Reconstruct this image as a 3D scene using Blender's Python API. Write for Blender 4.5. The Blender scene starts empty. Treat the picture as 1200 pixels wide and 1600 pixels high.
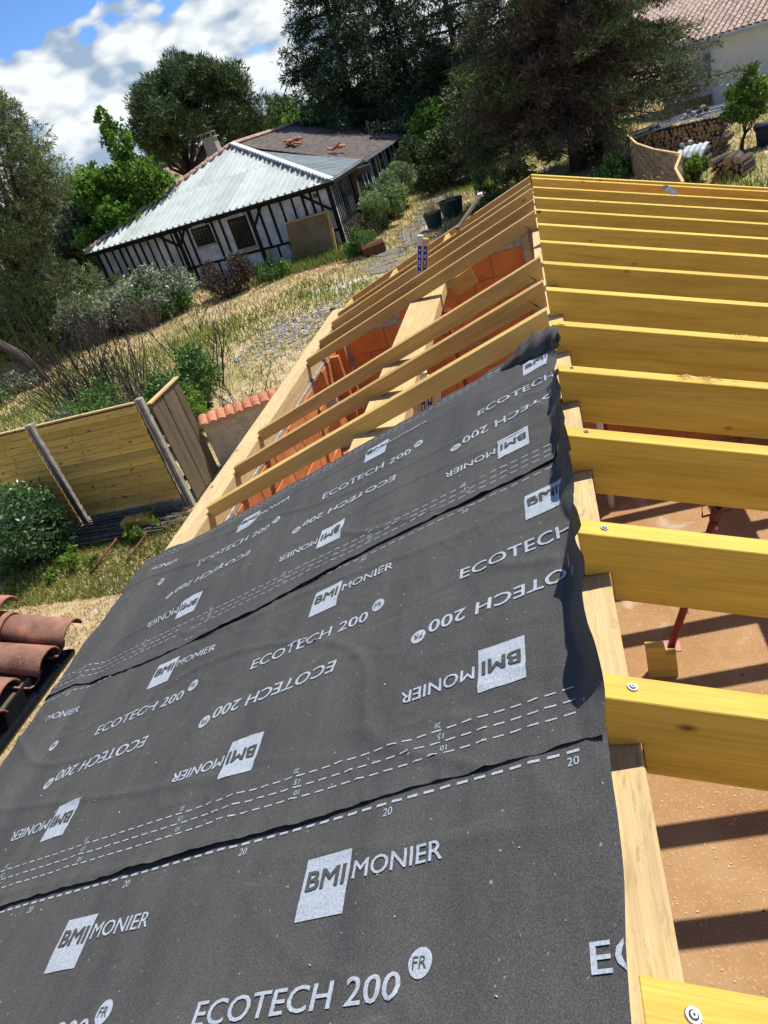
import bpy, bmesh, math, random
import numpy as np
from mathutils import Vector, Matrix, noise

D = bpy.data
SC = bpy.context.scene
COL = SC.collection
random.seed(7)

# ------------------------------------------------------------------ camera
def _rot(a, b, c):
    ca, sa, cb, sb = math.cos(a), math.sin(a), math.cos(b), math.sin(b)
    f = Vector((sa*cb, ca*cb, -sb)); r0 = Vector((ca, -sa, 0)); u0 = r0.cross(f)
    r = math.cos(c)*r0 + math.sin(c)*u0
    u = -math.sin(c)*r0 + math.cos(c)*u0
    return r, u, f
cr, cu, cf = _rot(-0.329656332, 0.516719412, -0.32959999)
cam = D.objects.new('camera', D.cameras.new('camera')); COL.objects.link(cam)
cam.matrix_world = Matrix(((cr.x, cu.x, -cf.x, 0.038007), (cr.y, cu.y, -cf.y, 0.0), (cr.z, cu.z, -cf.z, 1.160614), (0, 0, 0, 1)))
cam.data.sensor_fit = 'VERTICAL'; cam.data.sensor_height = 36.0
cam.data.lens = 36.0*1081.7/1600.0
cam.data.clip_start = 0.05; cam.data.clip_end = 2000
SC.camera = cam

# ------------------------------------------------------------------ sky and sun
SUN = Vector((0.40, 0.47, 1.0)).normalized()
w = D.worlds.new('World'); SC.world = w; w.use_nodes = True
nt = w.node_tree; nt.nodes.clear()
def N(nt, typ, **kw):
    n = nt.nodes.new(typ)
    for k, v in kw.items():
        if k == 'inp':
            for a, b in v.items(): n.inputs[a].default_value = b
        else: setattr(n, k, v)
    return n
def Lk(nt, a, ao, b, bi): nt.links.new(a.outputs[ao], b.inputs[bi])
wo = N(nt, 'ShaderNodeOutputWorld'); bg = N(nt, 'ShaderNodeBackground'); bg.inputs[1].default_value = 0.15
sky = N(nt, 'ShaderNodeTexSky', sky_type='NISHITA'); sky.sun_disc = False
sky.sun_elevation = math.asin(SUN.z); sky.sun_rotation = math.atan2(SUN.x, SUN.y)
sky.altitude = 2500; sky.air_density = 1.0; sky.dust_density = 0.0; sky.ozone_density = 5.0
tc = N(nt, 'ShaderNodeTexCoord')
def cloud_field(off):
    mp = N(nt, 'ShaderNodeMapping'); mp.inputs['Location'].default_value = off; mp.inputs['Scale'].default_value = (1, 1, 1.75)
    Lk(nt, tc, 'Generated', mp, 0)
    big = N(nt, 'ShaderNodeTexNoise', inp={'Scale': 2.4, 'Detail': 7.0, 'Roughness': 0.55, 'Distortion': 0.1}); Lk(nt, mp, 0, big, 0)
    vo = N(nt, 'ShaderNodeTexVoronoi', feature='SMOOTH_F1', inp={'Scale': 24.0, 'Smoothness': 0.5, 'Detail': 1.0}); Lk(nt, mp, 0, vo, 0)
    m = N(nt, 'ShaderNodeMath', operation='MULTIPLY_ADD', inp={1: -0.12}); Lk(nt, vo, 'Distance', m, 0); Lk(nt, big, 0, m, 2)
    return m
o0 = Vector((9.25, 4.2, 5.35))
ca_ = cloud_field(o0); cb_ = cloud_field(o0 + Vector((-0.022, -0.012, -0.055)))
sep = N(nt, 'ShaderNodeSeparateXYZ'); Lk(nt, tc, 'Generated', sep, 0)
el = N(nt, 'ShaderNodeMapRange', inp={1: 0.0, 2: 0.42, 3: 0.15, 4: -0.12}); Lk(nt, sep, 2, el, 0)
add = N(nt, 'ShaderNodeMath', operation='ADD'); Lk(nt, ca_, 0, add, 0); Lk(nt, el, 0, add, 1)
cov = N(nt, 'ShaderNodeMapRange', inp={1: 0.408, 2: 0.432}); Lk(nt, add, 0, cov, 0)
dif = N(nt, 'ShaderNodeMath', operation='SUBTRACT'); Lk(nt, ca_, 0, dif, 0); Lk(nt, cb_, 0, dif, 1)
shd = N(nt, 'ShaderNodeMapRange', inp={1: -0.070, 2: 0.030}); Lk(nt, dif, 0, shd, 0)
cramp = N(nt, 'ShaderNodeValToRGB'); Lk(nt, shd, 0, cramp, 0)
cramp.color_ramp.elements[0].color = (1.75, 2.3, 3.05, 1); cramp.color_ramp.elements[1].color = (4.6, 4.8, 4.85, 1)
mix = N(nt, 'ShaderNodeMix', data_type='RGBA'); Lk(nt, cov, 0, mix, 'Factor'); tn = N(nt, 'ShaderNodeMix', data_type='RGBA', blend_type='MULTIPLY'); tn.inputs[0].default_value = 1.0; tn.inputs[7].default_value = (0.52, 0.63, 0.78, 1); Lk(nt, sky, 0, tn, 6); Lk(nt, tn, 2, mix, 6); Lk(nt, cramp, 0, mix, 7)
Lk(nt, mix, 2, bg, 0); Lk(nt, bg, 0, wo, 0)

sl = D.lights.new('sun', 'SUN'); sl.energy = 4.2; sl.angle = math.radians(0.5); sl.color = (1.0, 0.955, 0.88)
so = D.objects.new('sun', sl); COL.objects.link(so); so.rotation_euler = SUN.to_track_quat('Z', 'Y').to_euler(); so.location = (5, 5, 20)
SC.view_settings.view_transform = 'Standard'; SC.view_settings.look = 'None'
SC.view_settings.gamma = 1; SC.view_settings.exposure = 0.5
SC.view_settings.use_curve_mapping = False
SC.cycles.max_bounces = 4; SC.cycles.diffuse_bounces = 3; SC.cycles.glossy_bounces = 2; SC.cycles.transmission_bounces = 2; SC.cycles.use_light_tree = False; SC.render.use_persistent_data = False

# ------------------------------------------------------------------ helpers
def tag(o, label=None, cat=None, group=None, kind=None):
    if label: o['label'] = label
    if cat: o['category'] = cat
    if group: o['group'] = group
    if kind: o['kind'] = kind
    return o
def link(name, me, mat=None, parent=None, mw=None):
    o = D.objects.new(name, me); COL.objects.link(o)
    if mat is not None and me is not None and not me.materials: me.materials.append(mat)
    if parent: o.parent = parent
    if mw is not None: o.matrix_world = mw
    return o
def place(o, root, mw):
    """parent o to the empty root and give it the world matrix mw"""
    o.parent = root
    rm = Matrix.LocRotScale(root.location, root.rotation_euler, root.scale)
    o.matrix_parent_inverse = rm.inverted(); o.matrix_basis = mw
def empty(name, loc=(0, 0, 0), rz=0, **k):
    o = D.objects.new(name, None); COL.objects.link(o); o.location = loc; o.rotation_euler = (0, 0, rz)
    o.empty_display_size = 0.1
    tag(o, **k); bpy.context.view_layer.update() if False else None
    return o
def mesh(name, verts, faces, mat=None, smooth=False):
    me = D.meshes.new(name); me.from_pydata([tuple(v) for v in verts], [], faces)
    if mat: me.materials.append(mat)
    if smooth: me.polygons.foreach_set('use_smooth', [True]*len(me.polygons))
    me.update(); return me
def quads_mesh(name, V, nper, mat, smooth=False):
    """V: (n*nper,3) float array, one polygon per nper consecutive vertices"""
    n = len(V)//nper
    me = D.meshes.new(name); me.vertices.add(len(V)); me.vertices.foreach_set('co', np.ascontiguousarray(V, dtype=np.float32).ravel())
    me.loops.add(n*nper); me.loops.foreach_set('vertex_index', np.arange(n*nper, dtype=np.int32))
    me.polygons.add(n); me.polygons.foreach_set('loop_start', np.arange(0, n*nper, nper, dtype=np.int32))
    me.polygons.foreach_set('loop_total', np.full(n, nper, dtype=np.int32))
    me.materials.append(mat); me.update(calc_edges=True); return me
BOXF = [(0, 3, 2, 1), (4, 5, 6, 7), (0, 1, 5, 4), (1, 2, 6, 5), (2, 3, 7, 6), (3, 0, 4, 7)]
class MB:
    def __init__(s): s.v = []; s.f = []
    def add(s, V, F):
        b = len(s.v); s.v += [tuple(x) for x in V]; s.f += [tuple(i+b for i in f) for f in F]; return s
    def box(s, x0, x1, y0, y1, z0, z1):
        return s.add([(x0, y0, z0), (x1, y0, z0), (x1, y1, z0), (x0, y1, z0), (x0, y0, z1), (x1, y0, z1), (x1, y1, z1), (x0, y1, z1)], BOXF)
    def bar(s, p, q, wx, wz, up=(0, 0, 1)):
        p, q, up = Vector(p), Vector(q), Vector(up); d = (q-p).normalized(); a = d.cross(up).normalized()*wx/2; b = a.cross(d).normalized()*wz/2
        return s.add([p-a-b, p+a-b, p+a+b, p-a+b, q-a-b, q+a-b, q+a+b, q-a+b], [(0, 1, 2, 3), (7, 6, 5, 4), (0, 4, 5, 1), (1, 5, 6, 2), (2, 6, 7, 3), (3, 7, 4, 0)])
    def tube(s, pts, rad, n=6, cap=True):
        pts = [Vector(p) for p in pts]; rad = rad if hasattr(rad, '__len__') else [rad]*len(pts); V = []; F = []
        for i, p in enumerate(pts):
            d = (pts[min(i+1, len(pts)-1)]-pts[max(i-1, 0)]).normalized()
            a = d.cross(Vector((0.3, 0.1, 1)) if abs(d.z) < 0.9 else Vector((1, 0.2, 0))).normalized(); b = d.cross(a)
            for k in range(n):
                t = 2*math.pi*k/n; V.append(p+(a*math.cos(t)+b*math.sin(t))*rad[i])
        for i in range(len(pts)-1):
            for k in range(n): F.append((i*n+k, i*n+(k+1) % n, (i+1)*n+(k+1) % n, (i+1)*n+k))
        if cap: F.append(tuple(range(n))[::-1]); F.append(tuple((len(pts)-1)*n+k for k in range(n)))
        return s.add(V, F)
    def mesh(s, name, mat=None, smooth=False): return mesh(name, s.v, s.f, mat, smooth)
    def build(s, name, mat, parent=None, smooth=False, mw=None): return link(name, s.mesh(name, mat, smooth), None, parent, mw)
def bevel(me, w=0.003, seg=1):
    bm = bmesh.new(); bm.from_mesh(me)
    bmesh.ops.bevel(bm, geom=bm.edges[:], offset=w, segments=seg, affect='EDGES', clamp_overlap=True)
    bm.to_mesh(me); bm.free(); me.update(); return me
def frame(o, x, z):
    """matrix with origin o, local X along x, local Z near z"""
    x = Vector(x).normalized(); y = Vector(z).cross(x).normalized(); z = x.cross(y)
    return Matrix(((x.x, y.x, z.x, o[0]), (x.y, y.y, z.y, o[1]), (x.z, y.z, z.z, o[2]), (0, 0, 0, 1)))
def timber(name, p, q, wid, hei, mat, up=(0, 0, 1), parent=None, bev=0.003, **k):
    """sawn timber from p to q, p and q on the middle of its top face"""
    L = (Vector(q)-Vector(p)).length
    me = MB().box(0, L, -wid/2, wid/2, -hei, 0).mesh(name, mat)
    if bev: bevel(me, bev)
    o = link(name, me, None, parent, frame(p, Vector(q)-Vector(p), up)); tag(o, **k); return o

# ------------------------------------------------------------------ materials
def new_mat(name, rough=0.8, spec=0.3):
    m = D.materials.new(name); m.use_nodes = True; nt = m.node_tree
    b = nt.nodes['Principled BSDF']; b.inputs['Roughness'].default_value = rough; b.inputs['Specular IOR Level'].default_value = spec
    return m, nt, b
def ramp(nt, pairs, fac, out=0):
    r = N(nt, 'ShaderNodeValToRGB'); e = r.color_ramp.elements
    while len(e) < len(pairs): e.new(0.5)
    for el, (p, c) in zip(e, pairs): el.position = p; el.color = (*c, 1)
    Lk(nt, fac, out, r, 0); return r
def mixc(nt, fac, fo, a, ao, b, bo, mode='MIX', f=1.0):
    m = N(nt, 'ShaderNodeMix', data_type='RGBA', blend_type=mode)
    if fac is not None: Lk(nt, fac, fo, m, 'Factor')
    else: m.inputs['Factor'].default_value = f
    if isinstance(a, tuple): m.inputs[6].default_value = (*a, 1)
    else: Lk(nt, a, ao, m, 6)
    if isinstance(b, tuple): m.inputs[7].default_value = (*b, 1)
    else: Lk(nt, b, bo, m, 7)
    return m
def coords(nt, space='Object', scale=(1, 1, 1), rand=0.0):
    t = N(nt, 'ShaderNodeTexCoord'); mp = N(nt, 'ShaderNodeMapping'); mp.inputs['Scale'].default_value = scale
    Lk(nt, t, space, mp, 0)
    if rand:
        oi = N(nt, 'ShaderNodeObjectInfo'); mu = N(nt, 'ShaderNodeVectorMath', operation='SCALE'); mu.inputs['Scale'].default_value = rand
        cx = N(nt, 'ShaderNodeCombineXYZ'); Lk(nt, oi, 'Random', cx, 0); Lk(nt, oi, 'Random', cx, 1); Lk(nt, oi, 'Random', cx, 2)
        Lk(nt, cx, 0, mu, 0); Lk(nt, mu, 0, mp, 1)
    return mp
def geo_pos(nt, scale=1.0):
    g = N(nt, 'ShaderNodeNewGeometry'); s = N(nt, 'ShaderNodeVectorMath', operation='SCALE'); s.inputs['Scale'].default_value = scale; Lk(nt, g, 'Position', s, 0); return s
def bump(nt, b, h, ho=0, strength=0.3, dist=0.01):
    n = N(nt, 'ShaderNodeBump', inp={'Strength': strength, 'Distance': dist}); Lk(nt, h, ho, n, 'Height'); Lk(nt, n, 0, b, 'Normal'); return n

def wood(name, base, dark, knot=(0.16, 0.07, 0.02), kn=0.13, rough=0.75, var=0.22, grain=1.0, stain=None, kgate=0.6, contrast=1.0):
    m, nt, b = new_mat(name, rough, 0.2)
    mp = coords(nt, 'Object', (0.55, 7*grain, 7*grain), rand=37.0)
    g = N(nt, 'ShaderNodeTexNoise', inp={'Scale': 2.0, 'Detail': 5.0, 'Roughness': 0.55, 'Distortion': 0.9}); Lk(nt, mp, 0, g, 0)
    c = ramp(nt, [(0.30, tuple(d+(a-d)*(1-0.55*contrast) for a, d in zip(base, dark))), (0.52, base), (0.75, tuple(min(1, x*1.1) for x in base))], g)
    mf = coords(nt, 'Object', (2.2, 95*grain, 95*grain), rand=11.0)
    fg = N(nt, 'ShaderNodeTexNoise', inp={'Scale': 1.6, 'Detail': 3.0, 'Roughness': 0.6, 'Distortion': 0.3}); Lk(nt, mf, 0, fg, 0)
    fr = ramp(nt, [(0.36, (0.74, 0.68, 0.60)), (0.56, (1, 1, 1))], fg)
    c2 = mixc(nt, None, 0, c, 0, fr, 0, 'MULTIPLY', 0.5)
    mk = coords(nt, 'Object', (5.2, 9.5, 9.5), rand=23.0)
    v = N(nt, 'ShaderNodeTexVoronoi', inp={'Scale': 1.0, 'Randomness': 1.0}); Lk(nt, mk, 0, v, 0)
    kr = ramp(nt, [(0.0, (1, 1, 1)), (kn*0.5, (0.85, 0.85, 0.85)), (kn*0.8, (0.45, 0.45, 0.45)), (kn*1.25, (0, 0, 0))], v, 0)
    sc = N(nt, 'ShaderNodeSeparateColor'); Lk(nt, v, 'Color', sc, 0); gt = N(nt, 'ShaderNodeMath', operation='GREATER_THAN', inp={1: kgate}); Lk(nt, sc, 0, gt, 0)
    ml = N(nt, 'ShaderNodeMath', operation='MULTIPLY'); Lk(nt, kr, 0, ml, 0); Lk(nt, gt, 0, ml, 1)
    c3 = mixc(nt, ml, 0, c2, 2, knot, 0)
    oi = N(nt, 'ShaderNodeObjectInfo'); rr = N(nt, 'ShaderNodeMapRange', inp={1: 0.0, 2: 1.0, 3: 1.0-var, 4: 1.0}); Lk(nt, oi, 'Random', rr, 0)
    hs = N(nt, 'ShaderNodeHueSaturation'); Lk(nt, rr, 0, hs, 'Value'); Lk(nt, c3, 2, hs, 'Color')
    ms = coords(nt, 'Object', (1.6, 7, 7), rand=51.0)
    st = N(nt, 'ShaderNodeTexNoise', inp={'Scale': 1.3, 'Detail': 4.0, 'Roughness': 0.6}); Lk(nt, ms, 0, st, 0)
    sr = ramp(nt, [(0.54, (0, 0, 0)), (0.74, (0.5, 0.5, 0.5))], st)
    last = mixc(nt, sr, 0, hs, 0, stain or tuple(x*0.45 for x in dark), 0)
    Lk(nt, last, 2, b, 'Base Color')
    bump(nt, b, fg, 0, 0.4, 0.003)
    return m
M = {}
M['yellow'] = wood('treated_yellow_wood', (0.76, 0.515, 0.10), (0.52, 0.31, 0.042), knot=(0.11, 0.045, 0.008), kn=0.13, var=0.13, stain=(0.42, 0.31, 0.07), kgate=0.70)
M['pine'] = wood('sawn_pine', (0.62, 0.40, 0.135), (0.40, 0.22, 0.07), kn=0.14, var=0.30, stain=(0.30, 0.20, 0.10), kgate=0.8)
M['palewood'] = wood('pale_spruce', (0.70, 0.50, 0.23), (0.48, 0.31, 0.12), kn=0.12, var=0.06, stain=(0.36, 0.26, 0.15), kgate=0.78)
M['fencewood'] = wood('fence_board_wood', (0.92, 0.60, 0.15), (0.62, 0.36, 0.07), kn=0.20, var=0.36, kgate=0.55, stain=(0.38, 0.25, 0.09))
M['grimy'] = wood('grimy_spruce', (0.66, 0.49, 0.25), (0.48, 0.33, 0.15), kn=0.12, var=0.02, stain=(0.34, 0.25, 0.15), kgate=0.7, contrast=0.7)
_nt = M['grimy'].node_tree; _b = _nt.nodes['Principled BSDF']; _src = _b.inputs['Base Color'].links[0].from_socket
_mp = coords(_nt, 'Object', (5, 22, 22)); _n = N(_nt, 'ShaderNodeTexNoise', inp={'Scale': 2.2, 'Detail': 8.0, 'Roughness': 0.75, 'Distortion': 0.5}); Lk(_nt, _mp, 0, _n, 0)
_r = ramp(_nt, [(0.53, (0, 0, 0)), (0.68, (0.62, 0.62, 0.62))], _n); _m = N(_nt, 'ShaderNodeMix', data_type='RGBA'); Lk(_nt, _r, 0, _m, 'Factor'); _nt.links.new(_src, _m.inputs[6]); _m.inputs[7].default_value = (0.22, 0.14, 0.07, 1); _nt.links.new(_m.outputs[2], _b.inputs['Base Color'])
M['greywood'] = wood('weathered_board', (0.17, 0.135, 0.09), (0.09, 0.07, 0.045), knot=(0.04, 0.03, 0.02), kn=0.1, var=0.3)
M['darkwood'] = wood('tarred_beam', (0.022, 0.018, 0.015), (0.012, 0.01, 0.009), knot=(0.008, 0.006, 0.005), kn=0.08, var=0.3)
M['panelwood'] = wood('woven_panel_wood', (0.34, 0.26, 0.18), (0.2, 0.15, 0.1), kn=0.08, var=0.25)

def simple(name, col, rough=0.8, metal=0.0, var=0.25, scale=8.0, bumps=0.2, spec=0.3, col2=None, detail=6, space='pos', bd=0.01):
    m, nt, b = new_mat(name, rough, spec); b.inputs['Metallic'].default_value = metal
    src = geo_pos(nt, 1.0) if space == 'pos' else coords(nt, 'Object', (1, 1, 1), rand=17.0)
    n = N(nt, 'ShaderNodeTexNoise', inp={'Scale': scale, 'Detail': float(detail), 'Roughness': 0.65}); Lk(nt, src, 0, n, 0)
    lo = tuple(x*(1-var) for x in col); hi = col2 or tuple(min(1, x*(1+var)) for x in col)
    c = ramp(nt, [(0.35, lo), (0.65, hi)], n)
    oi = N(nt, 'ShaderNodeObjectInfo'); rr = N(nt, 'ShaderNodeMapRange', inp={1: 0.0, 2: 1.0, 3: 0.85, 4: 1.08}); Lk(nt, oi, 'Random', rr, 0)
    hs = N(nt, 'ShaderNodeHueSaturation'); Lk(nt, rr, 0, hs, 'Value'); Lk(nt, c, 0, hs, 'Color'); Lk(nt, hs, 0, b, 'Base Color')
    n2 = N(nt, 'ShaderNodeTexNoise', inp={'Scale': scale*9, 'Detail': 4.0}); Lk(nt, src, 0, n2, 0)
    bump(nt, b, n2, 0, bumps, bd)
    return m
M['terracotta'] = simple('hollow_terracotta_block', (0.62, 0.21, 0.065), 0.85, var=0.16, scale=5, bumps=0.3)
M['mortar'] = simple('grey_mortar', (0.42, 0.38, 0.33), 0.9, var=0.3, scale=14, bumps=0.6)
M['concrete'] = simple('concrete', (0.36, 0.33, 0.28), 0.9, var=0.3, scale=10, bumps=0.5)
M['plaster'] = simple('old_plaster_wall', (0.54, 0.47, 0.36), 0.9, var=0.2, scale=6, bumps=0.3)
M['whiteplaster'] = simple('white_render', (0.78, 0.79, 0.79), 0.9, var=0.06, scale=3, bumps=0.15, col2=(0.82, 0.83, 0.83))
M['limewash'] = simple('stained_limewash', (0.50, 0.50, 0.51), 0.9, var=0.25, scale=1.6, bumps=0.3, col2=(0.70, 0.71, 0.73))
M['tile'] = simple('terracotta_roof_tile', (0.52, 0.21, 0.115), 0.85, var=0.3, scale=16, bumps=0.5)
M['redprop'] = simple('red_prop_paint', (0.20, 0.012, 0.008), 0.5, var=0.3, scale=20, bumps=0.1, spec=0.5)
M['pinkplate'] = simple('worn_pink_plate', (0.52, 0.25, 0.22), 0.7, var=0.2, scale=30)
M['galva'] = simple('galvanised_steel', (0.36, 0.37, 0.38), 0.5, 0.6, var=0.2, scale=30, bumps=0.1)
M['sheetmetal'] = simple('corrugated_metal', (0.54, 0.58, 0.54), 0.8, 0.0, var=0.06, scale=1.2, bumps=0.05, spec=0.3, col2=(0.62, 0.66, 0.62))
M['greysheet'] = simple('grey_roof_sheet', (0.26, 0.28, 0.31), 0.5, 0.3, var=0.25, scale=4, bumps=0.1)
M['greysheet2'] = simple('pale_roof_sheet', (0.40, 0.43, 0.44), 0.6, 0.1, var=0.2, scale=4, bumps=0.1)
M['rust'] = simple('rusty_steel', (0.16, 0.07, 0.035), 0.9, var=0.4, scale=30, bumps=0.4)
M['black'] = simple('black_plastic', (0.012, 0.013, 0.015), 0.35, var=0.2, scale=20, bumps=0.2, spec=0.5)
M['hole'] = simple('screw_recess', (0.07, 0.07, 0.07), 0.7, var=0.1)
M['greenplastic'] = simple('dark_green_pot', (0.01, 0.045, 0.035), 0.5, var=0.2, scale=9, bumps=0.1)
M['navybin'] = simple('navy_plastic', (0.012, 0.02, 0.035), 0.5, var=0.2, scale=9, bumps=0.1)
M['window'] = simple('dark_window_glass', (0.012, 0.014, 0.017), 0.15, var=0.2, scale=4, bumps=0.0, spec=0.6)
M['bluewin'] = simple('blue_grey_shutter', (0.30, 0.40, 0.46), 0.6, var=0.1, scale=4, bumps=0.05)
M['pvc'] = simple('white_plastic_profile', (0.62, 0.60, 0.56), 0.5, var=0.1, scale=12, bumps=0.05)
M['bluelabel'] = simple('blue_label', (0.02, 0.03, 0.32), 0.5, var=0.1, scale=12, bumps=0.0)
M['whiteprint'] = simple('white_print', (0.7, 0.7, 0.72), 0.6, var=0.05, scale=12, bumps=0.0)
M['bark'] = simple('bark', (0.10, 0.075, 0.055), 0.95, var=0.4, scale=9, bumps=0.9, bd=0.03)
M['twig'] = simple('dry_twig', (0.085, 0.06, 0.05), 0.95, var=0.4, scale=9, bumps=0.2)
M['greytwig'] = simple('grey_twig', (0.20, 0.16, 0.13), 0.95, var=0.4, scale=9, bumps=0.2)
M['logbark'] = simple('log_bark', (0.13, 0.10, 0.075), 0.95, var=0.5, scale=14, bumps=0.9, bd=0.02)
M['logend'] = simple('cut_log_end', (0.42, 0.27, 0.14), 0.9, var=0.3, scale=18, bumps=0.3)
M['flag'] = simple('grey_flagstone', (0.21, 0.19, 0.165), 0.9, var=0.3, scale=4, bumps=0.4)
M['stone'] = simple('pale_rubble', (0.42, 0.40, 0.36), 0.9, var=0.35, scale=5, bumps=0.4, space='obj')
M['brownroof'] = simple('weathered_brown_tile', (0.135, 0.112, 0.095), 0.95, var=0.4, scale=3.5, bumps=0.6)
M['ochrepanel'] = simple('ochre_board', (0.26, 0.135, 0.035), 0.6, var=0.3, scale=0.9, bumps=0.2, col2=(0.27, 0.19, 0.10))
M['pinktile'] = simple('pale_pink_tile', (0.47, 0.31, 0.24), 0.9, var=0.35, scale=7, bumps=0.3)
M['lighttile'] = simple('light_mixed_tile', (0.50, 0.37, 0.29), 0.9, var=0.35, scale=5, bumps=0.3)
M['whitepaint'] = simple('white_blue_fascia', (0.55, 0.66, 0.72), 0.7, var=0.05, scale=5, bumps=0.05)

# old barrel tiles: brown red with pale lichen and fresh chips
m, nt, b = new_mat('lichen_tile', 0.9, 0.2)
g = geo_pos(nt)
n1 = N(nt, 'ShaderNodeTexNoise', inp={'Scale': 7.0, 'Detail': 5.0}); Lk(nt, g, 0, n1, 0)
c1 = ramp(nt, [(0.3, (0.17, 0.08, 0.06)), (0.55, (0.29, 0.145, 0.10)), (0.72, (0.48, 0.20, 0.115))], n1)
n2 = N(nt, 'ShaderNodeTexNoise', inp={'Scale': 85.0, 'Detail': 3.0, 'Roughness': 0.7}); Lk(nt, g, 0, n2, 0)
s2 = ramp(nt, [(0.56, (0, 0, 0)), (0.68, (0.75, 0.75, 0.75))], n2)
c2 = mixc(nt, s2, 0, c1, 0, (0.34, 0.26, 0.17), 0); Lk(nt, c2, 2, b, 'Base Color'); bump(nt, b, n2, 0, 0.6, 0.004)
M['lichen'] = m

# ribbed terracotta block (vertical combed grooves)
m, nt, b = new_mat('combed_terracotta_block', 0.85, 0.2)
g = geo_pos(nt); n1 = N(nt, 'ShaderNodeTexNoise', inp={'Scale': 6.0, 'Detail': 5.0}); Lk(nt, g, 0, n1, 0)
c1 = ramp(nt, [(0.3, (0.56, 0.18, 0.06)), (0.7, (0.70, 0.26, 0.10))], n1)
oi = N(nt, 'ShaderNodeObjectInfo'); rr = N(nt, 'ShaderNodeMapRange', inp={1: 0.0, 2: 1.0, 3: 0.8, 4: 1.1}); Lk(nt, oi, 'Random', rr, 0)
hs = N(nt, 'ShaderNodeHueSaturation'); Lk(nt, rr, 0, hs, 'Value'); Lk(nt, c1, 0, hs, 'Color'); Lk(nt, hs, 0, b, 'Base Color')
wv = N(nt, 'ShaderNodeTexWave', wave_type='BANDS', bands_direction='X', inp={'Scale': 14.0, 'Distortion': 0.0})
sx = N(nt, 'ShaderNodeSeparateXYZ'); Lk(nt, g, 0, sx, 0); ad = N(nt, 'ShaderNodeMath', operation='ADD'); Lk(nt, sx, 0, ad, 0); Lk(nt, sx, 1, ad, 1)
cx = N(nt, 'ShaderNodeCombineXYZ'); Lk(nt, ad, 0, cx, 0); Lk(nt, cx, 0, wv, 0)
bump(nt, b, wv, 1, 0.7, 0.006)
M['combed'] = m

# underlay membrane
m, nt, b = new_mat('underlay_fleece', 0.80, 0.22)
mp = coords(nt, 'Object', (1, 1, 1))
n1 = N(nt, 'ShaderNodeTexNoise', inp={'Scale': 330.0, 'Detail': 2.0, 'Roughness': 0.7}); Lk(nt, mp, 0, n1, 0)
mp2 = coords(nt, 'Object', (1, 0.22, 1)); n2 = N(nt, 'ShaderNodeTexNoise', inp={'Scale': 6.0, 'Detail': 6.0, 'Roughness': 0.68}); Lk(nt, mp2, 0, n2, 0)
c1 = ramp(nt, [(0.33, (0.046, 0.046, 0.044)), (0.50, (0.074, 0.073, 0.069)), (0.70, (0.125, 0.122, 0.114))], n1)
c2 = ramp(nt, [(0.32, (0.80, 0.80, 0.82)), (0.68, (1.15, 1.13, 1.08))], n2)  # scuffed tone plus painted light and dark reflection bands along the undulations
c3 = mixc(nt, None, 0, c1, 0, c2, 0, 'MULTIPLY', 1.0)
n3 = N(nt, 'ShaderNodeTexNoise', inp={'Scale': 75.0, 'Detail': 1.0}); Lk(nt, mp, 0, n3, 0)
sp = ramp(nt, [(0.755, (0, 0, 0)), (0.79, (0.6, 0.6, 0.6))], n3)
mp5 = coords(nt, 'Object', (0.6, 3.2, 1)); n5 = N(nt, 'ShaderNodeTexNoise', inp={'Scale': 2.6, 'Detail': 9.0, 'Roughness': 0.72, 'Distortion': 0.6}); Lk(nt, mp5, 0, n5, 0)
s5 = ramp(nt, [(0.60, (0, 0, 0)), (0.72, (0.30, 0.30, 0.30))], n5); c3b = mixc(nt, s5, 0, c3, 2, (0.20, 0.18, 0.15), 0)
c4 = mixc(nt, sp, 0, c3b, 2, (0.36, 0.33, 0.27), 0); Lk(nt, c4, 2, b, 'Base Color')
bump(nt, b, n1, 0, 0.35, 0.0015)
M['membrane'] = m
m, nt, b = new_mat('underlay_print', 0.6, 0.3)
mp = coords(nt, 'Object', (1, 1, 1))
n1 = N(nt, 'ShaderNodeTexNoise', inp={'Scale': 200.0, 'Detail': 3.0, 'Roughness': 0.8}); Lk(nt, mp, 0, n1, 0)
c1 = ramp(nt, [(0.36, (0.28, 0.31, 0.34)), (0.62, (0.46, 0.50, 0.54))], n1); Lk(nt, c1, 0, b, 'Base Color')
M['print'] = m

# slab: red dusty screed
m, nt, b = new_mat('red_dusty_screed', 0.9, 0.15)
g = geo_pos(nt); n1 = N(nt, 'ShaderNodeTexNoise', inp={'Scale': 1.3, 'Detail': 8.0, 'Roughness': 0.62}); Lk(nt, g, 0, n1, 0)
c1 = ramp(nt, [(0.3, (0.29, 0.155, 0.062)), (0.5, (0.36, 0.205, 0.09)), (0.68, (0.43, 0.265, 0.13))], n1)
n2 = N(nt, 'ShaderNodeTexNoise', inp={'Scale': 3.0, 'Detail': 9.0, 'Roughness': 0.7, 'Distortion': 0.8}); Lk(nt, g, 0, n2, 0)
s2 = ramp(nt, [(0.56, (0, 0, 0)), (0.66, (0.7, 0.7, 0.7))], n2)
sy = N(nt, 'ShaderNodeSeparateXYZ'); Lk(nt, g, 0, sy, 0); ym = N(nt, 'ShaderNodeMapRange', inp={1: 3.8, 2: 5.0}); Lk(nt, sy, 1, ym, 0)
sm = N(nt, 'ShaderNodeMath', operation='MULTIPLY'); Lk(nt, s2, 0, sm, 0); Lk(nt, ym, 0, sm, 1)
c2 = mixc(nt, sm, 0, c1, 0, (0.52, 0.43, 0.31), 0)
n3 = N(nt, 'ShaderNodeTexNoise', inp={'Scale': 60.0, 'Detail': 3.0}); Lk(nt, g, 0, n3, 0)
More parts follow.
